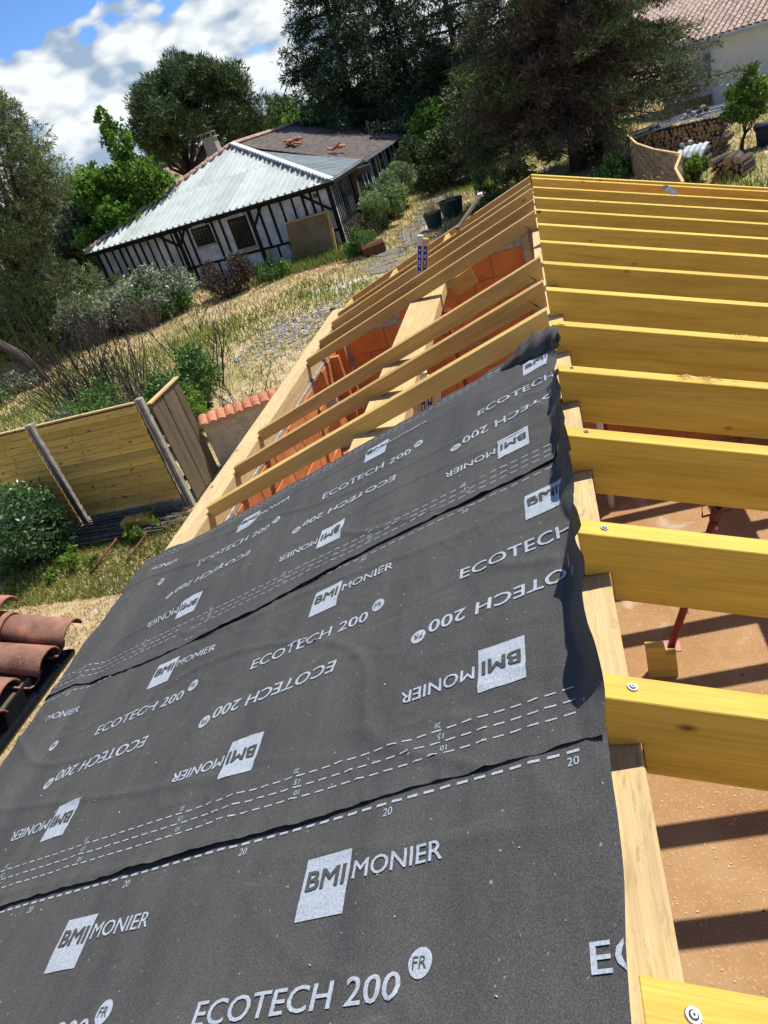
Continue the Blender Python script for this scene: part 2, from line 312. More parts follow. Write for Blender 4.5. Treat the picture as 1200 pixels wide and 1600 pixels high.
s3 = ramp(nt, [(0.56, (0, 0, 0)), (0.72, (0.45, 0.45, 0.45))], n3); c3 = mixc(nt, s3, 0, c2, 2, (0.62, 0.48, 0.32), 0)
Lk(nt, c3, 2, b, 'Base Color'); bump(nt, b, n3, 0, 0.3, 0.004)
M['slab'] = m

# ground
m, nt, b = new_mat('dry_grass_ground', 0.95, 0.1)
g = geo_pos(nt)
n1 = N(nt, 'ShaderNodeTexNoise', inp={'Scale': 0.28, 'Detail': 7.0, 'Roughness': 0.62}); Lk(nt, g, 0, n1, 0)
n2 = N(nt, 'ShaderNodeTexNoise', inp={'Scale': 3.2, 'Detail': 8.0, 'Roughness': 0.72}); Lk(nt, g, 0, n2, 0)
c1 = ramp(nt, [(0.30, (0.30, 0.22, 0.115)), (0.50, (0.50, 0.38, 0.21)), (0.72, (0.62, 0.50, 0.32))], n2)
c2 = ramp(nt, [(0.30, (0.12, 0.14, 0.04)), (0.60, (0.30, 0.28, 0.10))], n2)
s1 = ramp(nt, [(0.46, (0, 0, 0)), (0.60, (0.9, 0.9, 0.9))], n1)
c3 = mixc(nt, s1, 0, c1, 0, c2, 0)
n4 = N(nt, 'ShaderNodeTexNoise', inp={'Scale': 0.5, 'Detail': 9.0, 'Roughness': 0.7}); 
ofs = N(nt, 'ShaderNodeVectorMath', operation='ADD'); ofs.inputs[1].default_value = (17.3, 4.1, 0); Lk(nt, g, 0, ofs, 0); Lk(nt, ofs, 0, n4, 0)
s4 = ramp(nt, [(0.57, (0, 0, 0)), (0.63, (0.85, 0.85, 0.85))], n4)
c5 = mixc(nt, s4, 0, c3, 2, (0.62, 0.56, 0.45), 0); Lk(nt, c5, 2, b, 'Base Color')
bump(nt, b, n2, 0, 0.4, 0.02)
M['ground'] = m

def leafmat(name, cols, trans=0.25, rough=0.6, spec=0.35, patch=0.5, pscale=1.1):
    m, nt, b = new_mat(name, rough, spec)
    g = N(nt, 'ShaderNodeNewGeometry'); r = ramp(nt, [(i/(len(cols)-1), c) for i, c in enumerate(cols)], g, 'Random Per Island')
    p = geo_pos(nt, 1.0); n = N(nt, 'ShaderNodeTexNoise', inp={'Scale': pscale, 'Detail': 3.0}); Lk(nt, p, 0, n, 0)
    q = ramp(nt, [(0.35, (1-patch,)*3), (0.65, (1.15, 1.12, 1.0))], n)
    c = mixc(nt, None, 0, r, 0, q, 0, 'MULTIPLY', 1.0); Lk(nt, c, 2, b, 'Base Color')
    t = N(nt, 'ShaderNodeBsdfTranslucent'); Lk(nt, c, 2, t, 0); ms = N(nt, 'ShaderNodeMixShader'); ms.inputs[0].default_value = trans
    Lk(nt, b, 0, ms, 1); Lk(nt, t, 0, ms, 2); Lk(nt, ms, 0, nt.nodes['Material Output'], 0)
    return m
M['lf_oak'] = leafmat('bright_oak_leaf', [(0.073, 0.161, 0.020), (0.144, 0.289, 0.038), (0.328, 0.547, 0.082)], 0.35)  # top colours of the tree palettes raised as painted sunlit highlights
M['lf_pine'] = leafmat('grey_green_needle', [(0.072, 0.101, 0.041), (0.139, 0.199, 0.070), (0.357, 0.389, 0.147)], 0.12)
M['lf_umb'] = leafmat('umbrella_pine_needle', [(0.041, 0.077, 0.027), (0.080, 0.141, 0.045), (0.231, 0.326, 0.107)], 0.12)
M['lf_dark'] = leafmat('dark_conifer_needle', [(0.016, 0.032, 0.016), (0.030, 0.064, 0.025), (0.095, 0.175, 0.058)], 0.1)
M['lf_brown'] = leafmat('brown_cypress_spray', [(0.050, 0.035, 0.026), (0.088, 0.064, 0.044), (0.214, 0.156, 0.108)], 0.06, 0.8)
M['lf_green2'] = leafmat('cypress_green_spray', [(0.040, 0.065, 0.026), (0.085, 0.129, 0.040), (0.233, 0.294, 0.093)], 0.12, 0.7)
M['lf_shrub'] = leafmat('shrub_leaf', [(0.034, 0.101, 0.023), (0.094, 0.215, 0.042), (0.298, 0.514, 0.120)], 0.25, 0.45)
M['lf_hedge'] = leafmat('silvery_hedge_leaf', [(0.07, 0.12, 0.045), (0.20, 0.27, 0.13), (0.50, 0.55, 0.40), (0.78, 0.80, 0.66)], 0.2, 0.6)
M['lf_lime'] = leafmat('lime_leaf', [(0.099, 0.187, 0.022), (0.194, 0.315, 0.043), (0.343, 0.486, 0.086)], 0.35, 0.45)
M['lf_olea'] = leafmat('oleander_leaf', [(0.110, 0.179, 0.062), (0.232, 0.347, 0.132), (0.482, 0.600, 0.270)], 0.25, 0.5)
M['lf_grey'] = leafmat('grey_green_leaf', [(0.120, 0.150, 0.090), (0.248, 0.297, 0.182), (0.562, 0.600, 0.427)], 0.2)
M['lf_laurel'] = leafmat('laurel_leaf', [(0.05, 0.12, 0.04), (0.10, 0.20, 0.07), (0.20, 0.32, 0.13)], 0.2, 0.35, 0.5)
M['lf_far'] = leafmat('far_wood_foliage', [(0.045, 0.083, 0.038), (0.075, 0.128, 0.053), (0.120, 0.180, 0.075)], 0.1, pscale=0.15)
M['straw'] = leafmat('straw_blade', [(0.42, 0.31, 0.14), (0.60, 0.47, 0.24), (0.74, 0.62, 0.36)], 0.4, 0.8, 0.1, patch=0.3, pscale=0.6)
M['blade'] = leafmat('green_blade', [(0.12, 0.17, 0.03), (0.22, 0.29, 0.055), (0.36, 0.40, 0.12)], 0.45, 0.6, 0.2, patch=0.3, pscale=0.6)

S = 0.331                       # slope of both roof sides
KS = math.sqrt(1+S*S)
THL = math.atan(S)
ZF = -3.27                      # slab
def gz(x, y):                   # ground height
    t = min(max((y-14)/14.0, 0), 1)*min(max((2-x)/6.0, 0), 1)
    far = max(0.0, math.hypot(x, y)-75)
    return -3.4-0.25*t*t*(3-2*t) + min(far*0.055, 7.5) + 0.035*noise.noise((x*0.35, y*0.35, 0))
GZ0 = -3.4

# ------------------------------------------------------------------ ground and slab
def ground():
    rs = [0]+[1.6*1.065**i for i in range(100)]; V = []; F = []; na = 180
    for r in rs:
        for k in range(na):
            a = 2*math.pi*k/na; x, y = r*math.sin(a)-3, r*math.cos(a)+12; V.append((x, y, gz(x, y)))
    for i in range(len(rs)-1):
        for k in range(na): F.append((i*na+k, i*na+(k+1) % na, (i+1)*na+(k+1) % na, (i+1)*na+k))
    o = link('ground', mesh('ground', V, F, M['ground'], True)); tag(o, kind='structure')
ground()
tag(MB().box(-2.64, 4.6, -3.0, 8.05, -3.6, ZF).build('floor_slab', M['slab']), kind='structure')

# ------------------------------------------------------------------ block walls of the extension
HX = -2.40
def blocks(name, axis, p_in, a0, a1, z0, ztop, L, H, t, mat, skip=None, label='', seed=1):
    """axis 'y': wall along Y with inner face x=p_in, axis 'x': along X with inner face y=p_in. Each block an object sharing one mesh"""
    root = empty(name, (0, 0, 0), label=label, cat='wall')
    g = 0.004
    base = bevel(MB().box(0, L-g*2, 0, t, 0, H-g*2).mesh('block', mat), 0.006)
    row = 0; z = z0
    cache = {}
    while z < 0:
        a = a0-(L/2 if row % 2 else 0)
        while a < a1:
            s0, s1 = max(a, a0), min(a+L, a1); ze = min(z+H, ztop(s0), ztop(s1)) if callable(ztop) else min(z+H, ztop)
            zc = ze-z
            if s1-s0 > 0.05 and zc > 0.04 and not (skip and skip(s0, s1, z, ze)):
                full = (abs(s1-s0-L) < 1e-4 and abs(zc-H) < 1e-4)
                if full: me = base
                else:
                    t0 = (min(z+H, ztop(s0))-z, min(z+H, ztop(s1))-z) if callable(ztop) else (zc, zc)
                    b_ = MB(); w_ = s1-s0-2*g
                    b_.add([(0, 0, 0), (w_, 0, 0), (w_, t, 0), (0, t, 0), (0, 0, t0[0]-g), (w_, 0, t0[1]-g), (w_, t, t0[1]-g), (0, t, t0[0]-g)], BOXF); me = b_.mesh('block', mat)
                o = D.objects.new('block', me); COL.objects.link(o)
                j = random.uniform(-0.002, 0.002)
                if axis == 'y': place(o, root, Matrix(((0, -1, 0, p_in+j), (1, 0, 0, s0+g), (0, 0, 1, z+g), (0, 0, 0, 1))))
                else: place(o, root, Matrix(((1, 0, 0, s0+g), (0, 1, 0, p_in+j), (0, 0, 1, z+g), (0, 0, 0, 1))))
            a += L
        z += H; row += 1
        if z > (max(ztop(a0), ztop((a0+a1)/2), ztop(a1)) if callable(ztop) else ztop): break
    return root
WY0, WY1 = 6.32, 6.85           # window opening in the eave wall
wl = blocks('eave_wall', 'y', HX, 0.4, 7.75, ZF, -1.035, 0.45, 0.248, 0.2, M['combed'],
            skip=lambda a, b, z, ze: (a+b)/2 > WY0 and (a+b)/2 < WY1 and z > -2.3,
            label='terracotta block wall under the low eave beam with a rough window opening')
mb = MB().box(HX-0.19, HX-0.012, 0.4, 7.75, ZF, -2.3).box(HX-0.19, HX-0.012, 0.4, WY0-0.01, -2.3, -1.045).box(HX-0.19, HX-0.012, WY1+0.01, 7.75, -2.3, -1.045)
mb.build('mortar_bed', M['mortar'], wl)
MB().box(HX-0.215, HX-0.014, 0.4, 7.70, -1.034, -1.004).build('wall_plate_mortar', M['mortar'], wl)
MB().box(HX-0.02, HX+0.012, 3.2, 5.6, -2.75, -2.02).build('grey_patch', M['concrete'], wl)  # plain grey box over the lower inner wall face
for yy in (7.05, 7.36):
    MB().box(HX, HX+0.10, yy, yy+0.07, ZF, -1.03).build('jamb', M['combed'], wl)
wg = blocks('gable_wall', 'x', 7.75, -2.35, 4.4, ZF, lambda x: -abs(x)*S-0.30, 0.45, 0.248, 0.2, M['terracotta'],
            label='tall terracotta block gable wall closing the far end of the open roof')
mb = MB(); mb.add([(-2.56, 7.765, ZF), (4.4, 7.765, ZF), (4.4, 7.94, ZF), (-2.56, 7.94, ZF), (-2.56, 7.765, -1.17), (4.4, 7.765, -1.78), (4.4, 7.94, -1.78), (-2.56, 7.94, -1.17)], BOXF)
mb.add([(-2.5, 7.765, -1.18), (4.35, 7.765, -1.80), (0, 7.765, -0.34), (-2.5, 7.94, -1.18), (4.35, 7.94, -1.80), (0, 7.94, -0.34)], [(0, 1, 2), (5, 4, 3), (0, 2, 5, 3), (1, 4, 5, 2)])
mb.build('mortar_bed', M['mortar'], wg)
MB().box(-0.20, -0.12, 7.70, 7.748, ZF, -0.36).build('pier', M['concrete'], wg)
for k in range(5):
    MB().box(-2.2+k*0.52, -1.75+k*0.5, 7.738, 7.752, -1.475+0.248*(k % 2)*0, -1.462).build('mortar_smear', M['mortar'], wg)
wr = empty('right_wall', (0, 0, 0), label='terracotta block wall carrying the low ends of the yellow rafters', cat='wall')
MB().box(4.4, 4.58, -3.0, 8.0, ZF, -1.70).build('wall_body', M['combed'], wr)

# ------------------------------------------------------------------ main timbers
timber('ridge_beam', (0.0025, 0.0, -0.158), (0.0025, 8.62, -0.158), 0.125, 0.30, M['grimy'], label='long pale ridge beam running under the upper ends of the yellow rafters', cat='beam', bev=0.004)
ep = timber('eave_beam', (-2.515, 0.25, -0.850), (-2.515, 8.36, -0.850), 0.17, 0.15, M['grimy'], label='pale eave beam on top of the orange block wall, low ends of the rafters butt it', cat='beam', bev=0.004)
for yy in (3.35, 3.62, 4.62, 5.05, 6.0, 7.1, 8.1):
    mb = MB(); a = [(0.0, 0.0), ]
    n_ = 9; V = [(-2.53+0.045*math.cos(2*math.pi*k/n_)*(1+0.3*math.sin(3*k)), yy+0.06*math.sin(2*math.pi*k/n_), -0.8485) for k in range(n_)]
    mb.add(V+[(x, y, z-0.003) for x, y, z in V], [tuple(range(n_))]); mb.build('plaster_dab', M['mortar'], ep)
    MB().tube([(-2.53, yy, -0.851), (-2.53, yy, -0.841)], 0.009, 8).build('bolt', M['rust'], ep)
timber('left_purlin', (-1.10, 1.0, -0.495), (-1.10, 6.95, -0.495), 0.30, 0.10, M['palewood'], label='wide bright purlin halfway down the left slope with striped shadows', cat='beam')
timber('purlin_offcut', (-0.93, 7.02, -0.52), (-0.72, 7.10, -0.46), 0.13, 0.17, M['pine'], label='short brown block at the far end of the bright left purlin', cat='offcut')
timber('right_purlin', (2.22, 0.0, -0.97), (2.22, 8.0, -0.97), 0.20, 0.30, M['pine'], label='purlin carrying the middle of the yellow rafters', cat='beam')

def screw(p, nrm, r, parent):
    o = empty('screw', p); o.parent = parent
    mw = frame(p, Vector((0, 1, 0)).cross(Vector(nrm)), nrm)
    o.matrix_parent_inverse = parent.matrix_world.inverted() if parent else Matrix()
    o.matrix_world = mw
    a = MB().tube([(0, 0, -0.002), (0, 0, 0.003)], [r, r*0.86], 18).mesh('washer_head', M['galva'])
    b_ = MB().tube([(0, 0, 0.0028), (0, 0, 0.0042)], [r*0.58, r*0.52], 14).mesh('washer_ring', M['hole'])
    c_ = MB().tube([(0, 0, 0.003), (0, 0, 0.0055)], [r*0.42, r*0.38], 12).mesh('screw_core', M['galva'])
    d_ = MB().tube([(0, 0, 0.005), (0, 0, 0.006)], [r*0.17, r*0.17], 6).mesh('socket', M['hole'])
    bm = D.meshes.new('screw'); V = []; F = []; mi = []
    for k, me in enumerate((a, b_, c_, d_)):
        base = len(V); V += [v.co[:] for v in me.vertices]
        for p_ in me.polygons: F.append(tuple(i+base for i in p_.vertices)); mi.append(k % 2)
    bm.from_pydata(V, [], F); bm.materials.append(M['galva']); bm.materials.append(M['hole']); bm.polygons.foreach_set('material_index', mi)
    D.objects.remove(o)
    s = D.objects.new('screw', bm); COL.objects.link(s); s.parent = parent; s.matrix_parent_inverse = parent.matrix_world.inverted(); s.matrix_world = mw
    return s

# yellow rafters: profile in world XZ, plumb cut, seat cut over the ridge beam
def yellow_rafter(i, y, first):
    c_, s_ = math.cos(THL), math.sin(THL)
    dx = [0.002, -0.002, -0.004, 0.0, 0.001, 0.003, -0.002, 0, 0, 0, 0, 0, 0, 0, 0][i]
    if i == 0: dx = 0.0
    L = 4.5; dd = 0.236
    prof = [(dx, -S*dx), (L, -S*L), (L, -S*L-dd), (0.069, -S*0.069-dd), (0.069, -0.156), (dx, -0.156)]
    loc = [(x*c_-z*s_, x*s_+z*c_) for x, z in prof]
    t = 0.0 
    tb, tf = (0.0, -0.072)
    V = [(x, tf, z) for x, z in loc]+[(x, tb, z) for x, z in loc]; n = len(loc)
    F = [(0, 3, 2, 1)] if False else []
    F.append((0, 5, 4)); F.append((0, 4, 3, 2, 1)); F.append((n, n+1, n+2, n+3, n+4)); F.append((n, n+4, n+5))
    F += [(k, (k+1) % n, n+(k+1) % n, n+k) for k in range(n)]
    me = mesh('yellow_rafter', V, F, M['yellow'])
    bm = bmesh.new(); bm.from_mesh(me); bmesh.ops.recalc_face_normals(bm, faces=bm.faces[:]); bmesh.ops.bevel(bm, geom=[e for e in bm.edges if abs(e.calc_face_angle(0)) > 0.3], offset=0.0025, segments=1, affect='EDGES'); bm.to_mesh(me); bm.free()
    mw = Matrix(((c_, 0, s_, 0), (0, 1, 0, y), (-s_, 0, c_, 0), (0, 0, 0, 1)))
    return link('yellow_rafter', me, None, None, mw)
ordn = ['lowest and nearest yellow rafter, washer screw at its upper end, bottom right corner',
        'second yellow rafter from the nearest, bright top with large washer screw, below the notched offcut',
        'third yellow rafter from the nearest, hiding the top of the leaning red prop',
        'fourth yellow rafter from the nearest, just above the gap showing the red prop head',
        'fifth yellow rafter from the nearest, beside the curled corner of the membrane',
        'sixth yellow rafter from the nearest, its end beside the black curled membrane tip',
        'seventh yellow rafter from the nearest, level with the third left rafter',
        'eighth yellow rafter from the nearest, level with the upper pair of near left rafters',
        'eighth yellow rafter from the farthest, dark slanted crack near its upper end',
        'seventh yellow rafter from the farthest, small dark knots',
        'sixth yellow rafter from the farthest, a big round knot near its upper end',
        'fifth yellow rafter from the farthest, plain face',
        'fourth yellow rafter from the farthest, plain face in front of the metal bracket',
        'third yellow rafter from the farthest, the metal bracket leans on it',
        'second yellow rafter from the farthest']
ordn[7] = 'eighth yellow rafter, counted from the nearest, middle one of all'
YR = []
ys = [0.5216+0.6*k for k in range(14)]+[8.57]
lab = ['nearest yellow rafter, washer screw in its top, in the bottom right corner',
       'second nearest yellow rafter, wide bright top with a large washer screw, below the notched offcut',
       'third nearest yellow rafter, the foot of the leaning red prop shows under it',
       'fourth nearest yellow rafter, just above the gap with the red prop head and dangling chain',
       'fifth nearest yellow rafter with wood shavings on its top edge',
       'sixth nearest yellow rafter, its end next to the black curled membrane corner',
       'seventh nearest yellow rafter, its end level with the first bare left rafter above the membrane',
       'eighth nearest yellow rafter, in the very middle of the fifteen']
for i, y in enumerate(ys):
    o = yellow_rafter(i, y, i == 0)
    tag(o, label=lab[i] if i < 8 else ['seventh yellow rafter counted from the far end, with a dark crack near its ridge end', 'sixth yellow rafter counted from the far end',
        'fifth yellow rafter counted from the far end, a big round knot near its ridge end', 'fourth yellow rafter counted from the far end',
        'third yellow rafter counted from the far end, the grey bracket hangs on its far side', 'yellow rafter second from the far end', 'farthest yellow rafter at the outer edge of the gable'][i-8],
        cat='rafter', group='yellow rafters of the right roof slope')
    YR.append(o)
bpy.context.view_layer.update()
for k, (x, dy, r) in enumerate([(0.066, -0.043, 0.0130), (0.066, -0.034, 0.0125), (0.07, -0.036, 0.012), (0.07, -0.03, 0.011), (0.06, -0.03, 0.009)]):
    screw((x, ys[k]+dy, -S*x+0.001), (S, 0, 1), r, YR[k])
# shavings on rafters, splinters
def shavings():
    mb = MB()
    for (x, y, n) in ((0.52, ys[4]-0.04, 7), (0.62, ys[4]-0.05, 6), (0.9, ys[5]-0.03, 5)):
        for k in range(n):
            a = random.uniform(-0.5, 0.5)+(3.1 if random.random() < .5 else 0); l = random.uniform(0.02, 0.06); p = Vector((x+random.uniform(-.06, .08), y+random.uniform(-.02, .02), 0)); p.z = -S*p.x+0.004
            mb.tube([p, p+Vector((math.cos(a)*l/2, math.sin(a)*l/3, 0.012-S*math.cos(a)*l/2)), p+Vector((math.cos(a)*l, math.sin(a)*l, 0.004-S*math.cos(a)*l))], [0.0012, 0.002, 0.001], 3)
    return mb
tag(shavings().build('wood_shavings', M['palewood']), label='pale curled wood shavings caught on top of the yellow rafters', cat='shavings', kind='stuff')
mb = MB()
for k in range(12):
    p = Vector((0.26+0.016*k, 0.512-0.004*k+random.uniform(-.008, .004), -S*(0.26+0.016*k)+0.002)); mb.tube([p, p+Vector((0.03, -0.002, -0.002)), p+Vector((0.085, random.uniform(-.012, .004), 0.004-S*0.085))], [0.003, 0.0035, 0.0006], 4)
mb.build('splinter', M['yellow'], YR[0]).matrix_parent_inverse = YR[0].matrix_world.inverted()

# left rafters
def left_rafter(y, x1=-0.012, x0=-2.428, mat='pine', d=0.090, t=0.060, tip=0.03, dz=0.0):
    c_, s_ = math.cos(-THL), math.sin(-THL)
    prof = [(x0, S*x0+dz), (-0.16, -S*0.16+dz), (x1, S*x1+dz), (x1, -0.157), (-0.0605, -0.157), (-0.0605, -S*0.0605-d+dz-0.03), (x0, S*x0-d+dz)]
    # local x grows towards the ridge
    loc = [(x*math.cos(THL)+z*math.sin(THL), -x*math.sin(THL)+z*math.cos(THL)) for x, z in prof]
    n = len(loc); V = [(x, -t, z) for x, z in loc]+[(x, 0, z) for x, z in loc]
    F = [(0, 6, 5, 1), (1, 5, 4), (1, 4, 3, 2), (n, n+1, n+5, n+6), (n+1, n+4, n+5), (n+1, n+2, n+3, n+4)]+[(k, (k+1) % n, n+(k+1) % n, n+k) for k in range(n)]
    me = mesh('left_rafter', V, F, M[mat]); bm = bmesh.new(); bm.from_mesh(me); bmesh.ops.recalc_face_normals(bm, faces=bm.faces[:]); bmesh.ops.bevel(bm, geom=[e for e in bm.edges if abs(e.calc_face_angle(0)) > 0.3], offset=0.002, segments=1, affect='EDGES'); bm.to_mesh(me); bm.free()
    return link('left_rafter', me, None, None, Matrix(((math.cos(THL), 0, -math.sin(THL), 0), (0, 1, 0, y), (math.sin(THL), 0, math.cos(THL), 0), (0, 0, 0, 1))))
ll = [(3.765, 'bare left rafter nearest the membrane, with pale clean wood', 'palewood2'),
      (4.31, 'second bare left rafter above the membrane, greyish brown side', 'pine'),
      (4.90, 'third bare left rafter, below the wide gap in the left slope', 'pine'),
      (6.50, 'left rafter just above the wide gap, over the dark orange gable blocks', 'pine'),
      (7.05, 'left rafter second above the wide gap', 'pine'),
      (7.66, 'left rafter third above the wide gap, in front of the doubled gable pair', 'pine'),
      (8.0, 'inner rafter of the doubled pair at the far left gable', 'pine'),
      (8.50, 'outermost left rafter of the far gable overhang', 'pine')]
M['palewood2'] = wood('fresh_spruce', (0.68, 0.47, 0.15), (0.46, 0.29, 0.08), kn=0.13, var=0.05, stain=(0.38, 0.27, 0.12), kgate=0.75)
for y, lb, mt in ll:
    tag(left_rafter(y, mat=mt, dz=0.0 if y < 7.5 else 0.002), label=lb, cat='rafter', group='pine rafters of the left roof slope')
for x, lb in ((-2.36, 'lowest short block between the two far gable rafters'), (-1.72, 'middle short block between the two far gable rafters'), (-1.02, 'uppermost short block between the two far gable rafters')):
    timber('blocking_piece', (x, 8.005, S*x-0.01), (x, 8.435, S*x-0.01), 0.05, 0.09, M['palewood2'], up=(-S, 0, 1), label=lb, cat='block', group='blocks of the far gable overhang', bev=0.002)
# odds on the far rafters
o = empty('leaning_stake', (-0.62, 8.30, -0.12), label='weathered stake with a pale head leaning across the far left rafters', cat='stake')
bpy.context.view_layer.update()
b_ = MB().bar((-0.60, 8.72, -0.10), (-0.84, 7.92, -0.235), 0.035, 0.03).build('shaft', M['greywood']); b_.parent = o; b_.matrix_parent_inverse = o.matrix_world.inverted()
b_ = MB().bar((-0.585, 8.70, -0.09), (-0.595, 8.76, -0.08), 0.06, 0.035).build('head', M['pvc']); b_.parent = o; b_.matrix_parent_inverse = o.matrix_world.inverted()
o = empty('metal_bracket', (1.28, 7.72, -0.40), label='small galvanised bracket standing on the far yellow rafters', cat='bracket'); bpy.context.view_layer.update()
mb = MB().bar((1.24, 7.76, -0.36), (1.32, 7.70, -0.425), 0.05, 0.01, up=(0, -1, 0.6)); x_ = mb.build('plate', M['galva']); x_.parent = o; x_.matrix_parent_inverse = o.matrix_world.inverted()
mb = MB().bar((1.235, 7.775, -0.385), (1.24, 7.775, -0.335), 0.05, 0.012, up=(0, -1, 0.6)); x_ = mb.build('flange', M['galva']); x_.parent = o; x_.matrix_parent_inverse = o.matrix_world.inverted()

# ------------------------------------------------------------------ underlay sheets
def sm(a, b_, x): t = min(max((x-a)/(b_-a), 0.0), 1.0); return t*t*(3-2*t)
SHEETS = [dict(v0=-0.60, v1=1.13, off=-1.105, U=-0.72, I=-0.72, lev=0.000, top=False),
          dict(v0=0.943, v1=2.22, off=0.0, U=-1.03, I=-0.165, lev=0.007, top=False),
          dict(v0=2.085, v1=3.215, off=1.115, U=-1.02, I=-0.13, lev=0.014, top=True)]
def seam_wob(si, u):
    if si == 1: return 0.010*noise.noise((u*3.1, 5.2, 0))+0.006*noise.noise((u*17, 2.2, 0))
    if si == 2: return -0.075*sm(-0.7, -1.5, u)+0.075*sm(-1.9, -2.7, u)+0.012*noise.noise((u*2.7, 9.2, 0))+0.006*noise.noise((u*19, 1.2, 0))
    return 0.0
def surf(si, u, v):
    """point on sheet si; u<0 metres down the slope from the ridge, v along the ridge"""
    sh = SHEETS[si]
    n1 = noise.noise((u*1.4, v*1.4, si*3.0)); n2 = noise.noise((u*5.0+v*2.0, v*3.2-u*1.0, si*5.0+2)); n3 = noise.noise((u*16.0-v*7, v*11.0+u*5, si))
    ph = ((v-0.52+0.20) % 0.53)/0.53
    sag = -0.008*math.sin(math.pi*ph)**2
    f1 = abs(noise.noise((u*0.9+v*2.6, v*1.2-u*0.5, 11+si))); f2 = abs(noise.noise((u*2.6+v*4.0, v*2.5-u*1.6, 31+si)))
    f3 = abs(noise.noise((u*1.7-v*3.1, v*2.0+u*2.3, 51+si))); fold = 0.008*(1-min(f1*11, 1))**2+0.0035*(1-min(f2*12, 1))**2+0.0022*(1-min(f3*26, 1))
    h = 0.010+sh['lev']+sag+0.005*n1+0.0028*n2+0.0010*n3+fold*(0.45 if si == 0 else 1.0)
    e = v-(sh['v0']+seam_wob(si, u))
    if si > 0: h += (0.0015+0.012*max(0, noise.noise((u*3.7, si*7.7, 3.3))-0.05)+0.004*noise.noise((u*23, si, 1.3)))*(1-sm(0, 0.06, e))
    if sh['top']: h += 0.006*noise.noise((u*6, 3.3, 0))*sm(3.05, 3.2, v)
    UB = -0.035
    ue = min(u, UB) if si > 0 else u
    x = ue/KS; z = S*x; y = v
    x += -S/KS*h; z += h/KS
    if si > 0 and u > UB:            # loose edge standing up along the ridge
        t = (u-UB)/(0.045-UB); rag = 0.6+1.1*noise.noise((v*3.3, si*2.2, 0.7))+0.35*noise.noise((v*11, si, 4.2))
        if si == 1: H = 0.20*rag*sm(2.14, 2.02, v)*(0.35+0.65*sm(0.95, 1.10, v))
        else: H = 0.19*rag*(1-0.55*sm(2.72, 2.85, v)*(1-sm(2.95, 3.05, v)))*(1-0.75*sm(3.0, 3.15, v))
        H = max(H, 0.012)
        z += H*t**1.25; x += 0.040*t+0.008*math.sin(v*23+t*3); y += 0.012*math.sin(v*31+si)*t
    z += 0.026*sm(-2.45, -2.62, u)
    if u < -2.81:
        q = sm(-2.81, -3.05, u)*0.29*(0.55+0.75*sm(2.2, 1.2, v)); z -= q; x += q*0.45
        y += 0.02*noise.noise((v*6, u*4, 0))*sm(-2.81, -2.9, u)
    z += 0.009*noise.noise((v*5, 1.1, si))*sm(-2.5, -2.8, u)
    return Vector((x, y, z))
def uleft(si, v):
    if si == 2: return -2.87-0.02*noise.noise((v*3, 3, 0))-0.05*sm(2.4, 2.2, v)
    if si == 1: return -2.87-0.05*sm(1.7, 1.2, v)-0.02*noise.noise((v*5, 1, 0))
    return -3.05
def uright(si, v):
    if si == 0: return 0.006-0.026*sm(0.8, 0.4, v)+0.004*noise.noise((v*8, 0, 0))
    return 0.045
def sheet(si):
    sh = SHEETS[si]; nu, nv = 260, int((sh['v1']-sh['v0'])*95); V = []; F = []
    for j in range(nv+1):
        for i in range(nu+1):
            t = i/nu; t = 1-(1-t)**1.0
            vb = sh['v0']; vv = vb+(sh['v1']-vb)*j/nv
            u = uleft(si, vv)+(uright(si, vv)-uleft(si, vv))*t
            e = 1-sm(0, 0.15, vv-vb); vv2 = vv+seam_wob(si, u)*e
            if sh['top']: vv2 += 0.012*noise.noise((u*2.3, 0.5, 0))*sm(0.75, 1.0, j/nv)
            V.append(surf(si, u, vv2))
    W = nu+1
    for j in range(nv):
        for i in range(nu): F.append((j*W+i, j*W+i+1, (j+1)*W+i+1, (j+1)*W+i))
    me = mesh('underlay_sheet', V, F, M['membrane'], True)
    return link('underlay_sheet', me)
LBL = ['lowest grey underlay sheet nearest the camera, large printed lettering', 'middle grey underlay sheet lapping over the nearest one, ridge edge standing up', 'upper grey underlay sheet below the bare left rafters, its ridge corner curled black']
SH = []
for si in range(3):
    o = sheet(si); tag(o, label=LBL[si], cat='roofing membrane', group='printed underlay sheets'); SH.append(o)
# curled black tip at the top ridge corner
n_ = 26; V = []; F = []
for i in range(n_+1):
    t = i/n_; tap = min(1, (t/0.55)**0.8)*(1-0.25*sm(0.8, 1, t))
    cen = Vector((-0.25+0.275*t, 3.13+0.02*math.sin(t*5), -0.055+0.085*t+0.015*sm(0.2, 0.9, t)))
    for j in range(17):
        a = -0.9+j/16*4.3; r = (0.060+0.008*math.sin(i*0.9+j*0.7))*tap
        V.append(cen+Vector((0.012*math.sin(j*0.8), math.cos(a)*r*1.25, math.sin(a)*r*1.15)))
for i in range(n_):
    for j in range(16): F.append((i*17+j, i*17+j+1, (i+1)*17+j+1, (i+1)*17+j))
o = link('curled_corner', mesh('curled_corner', V, F, M['membrane'], True), None, SH[2])

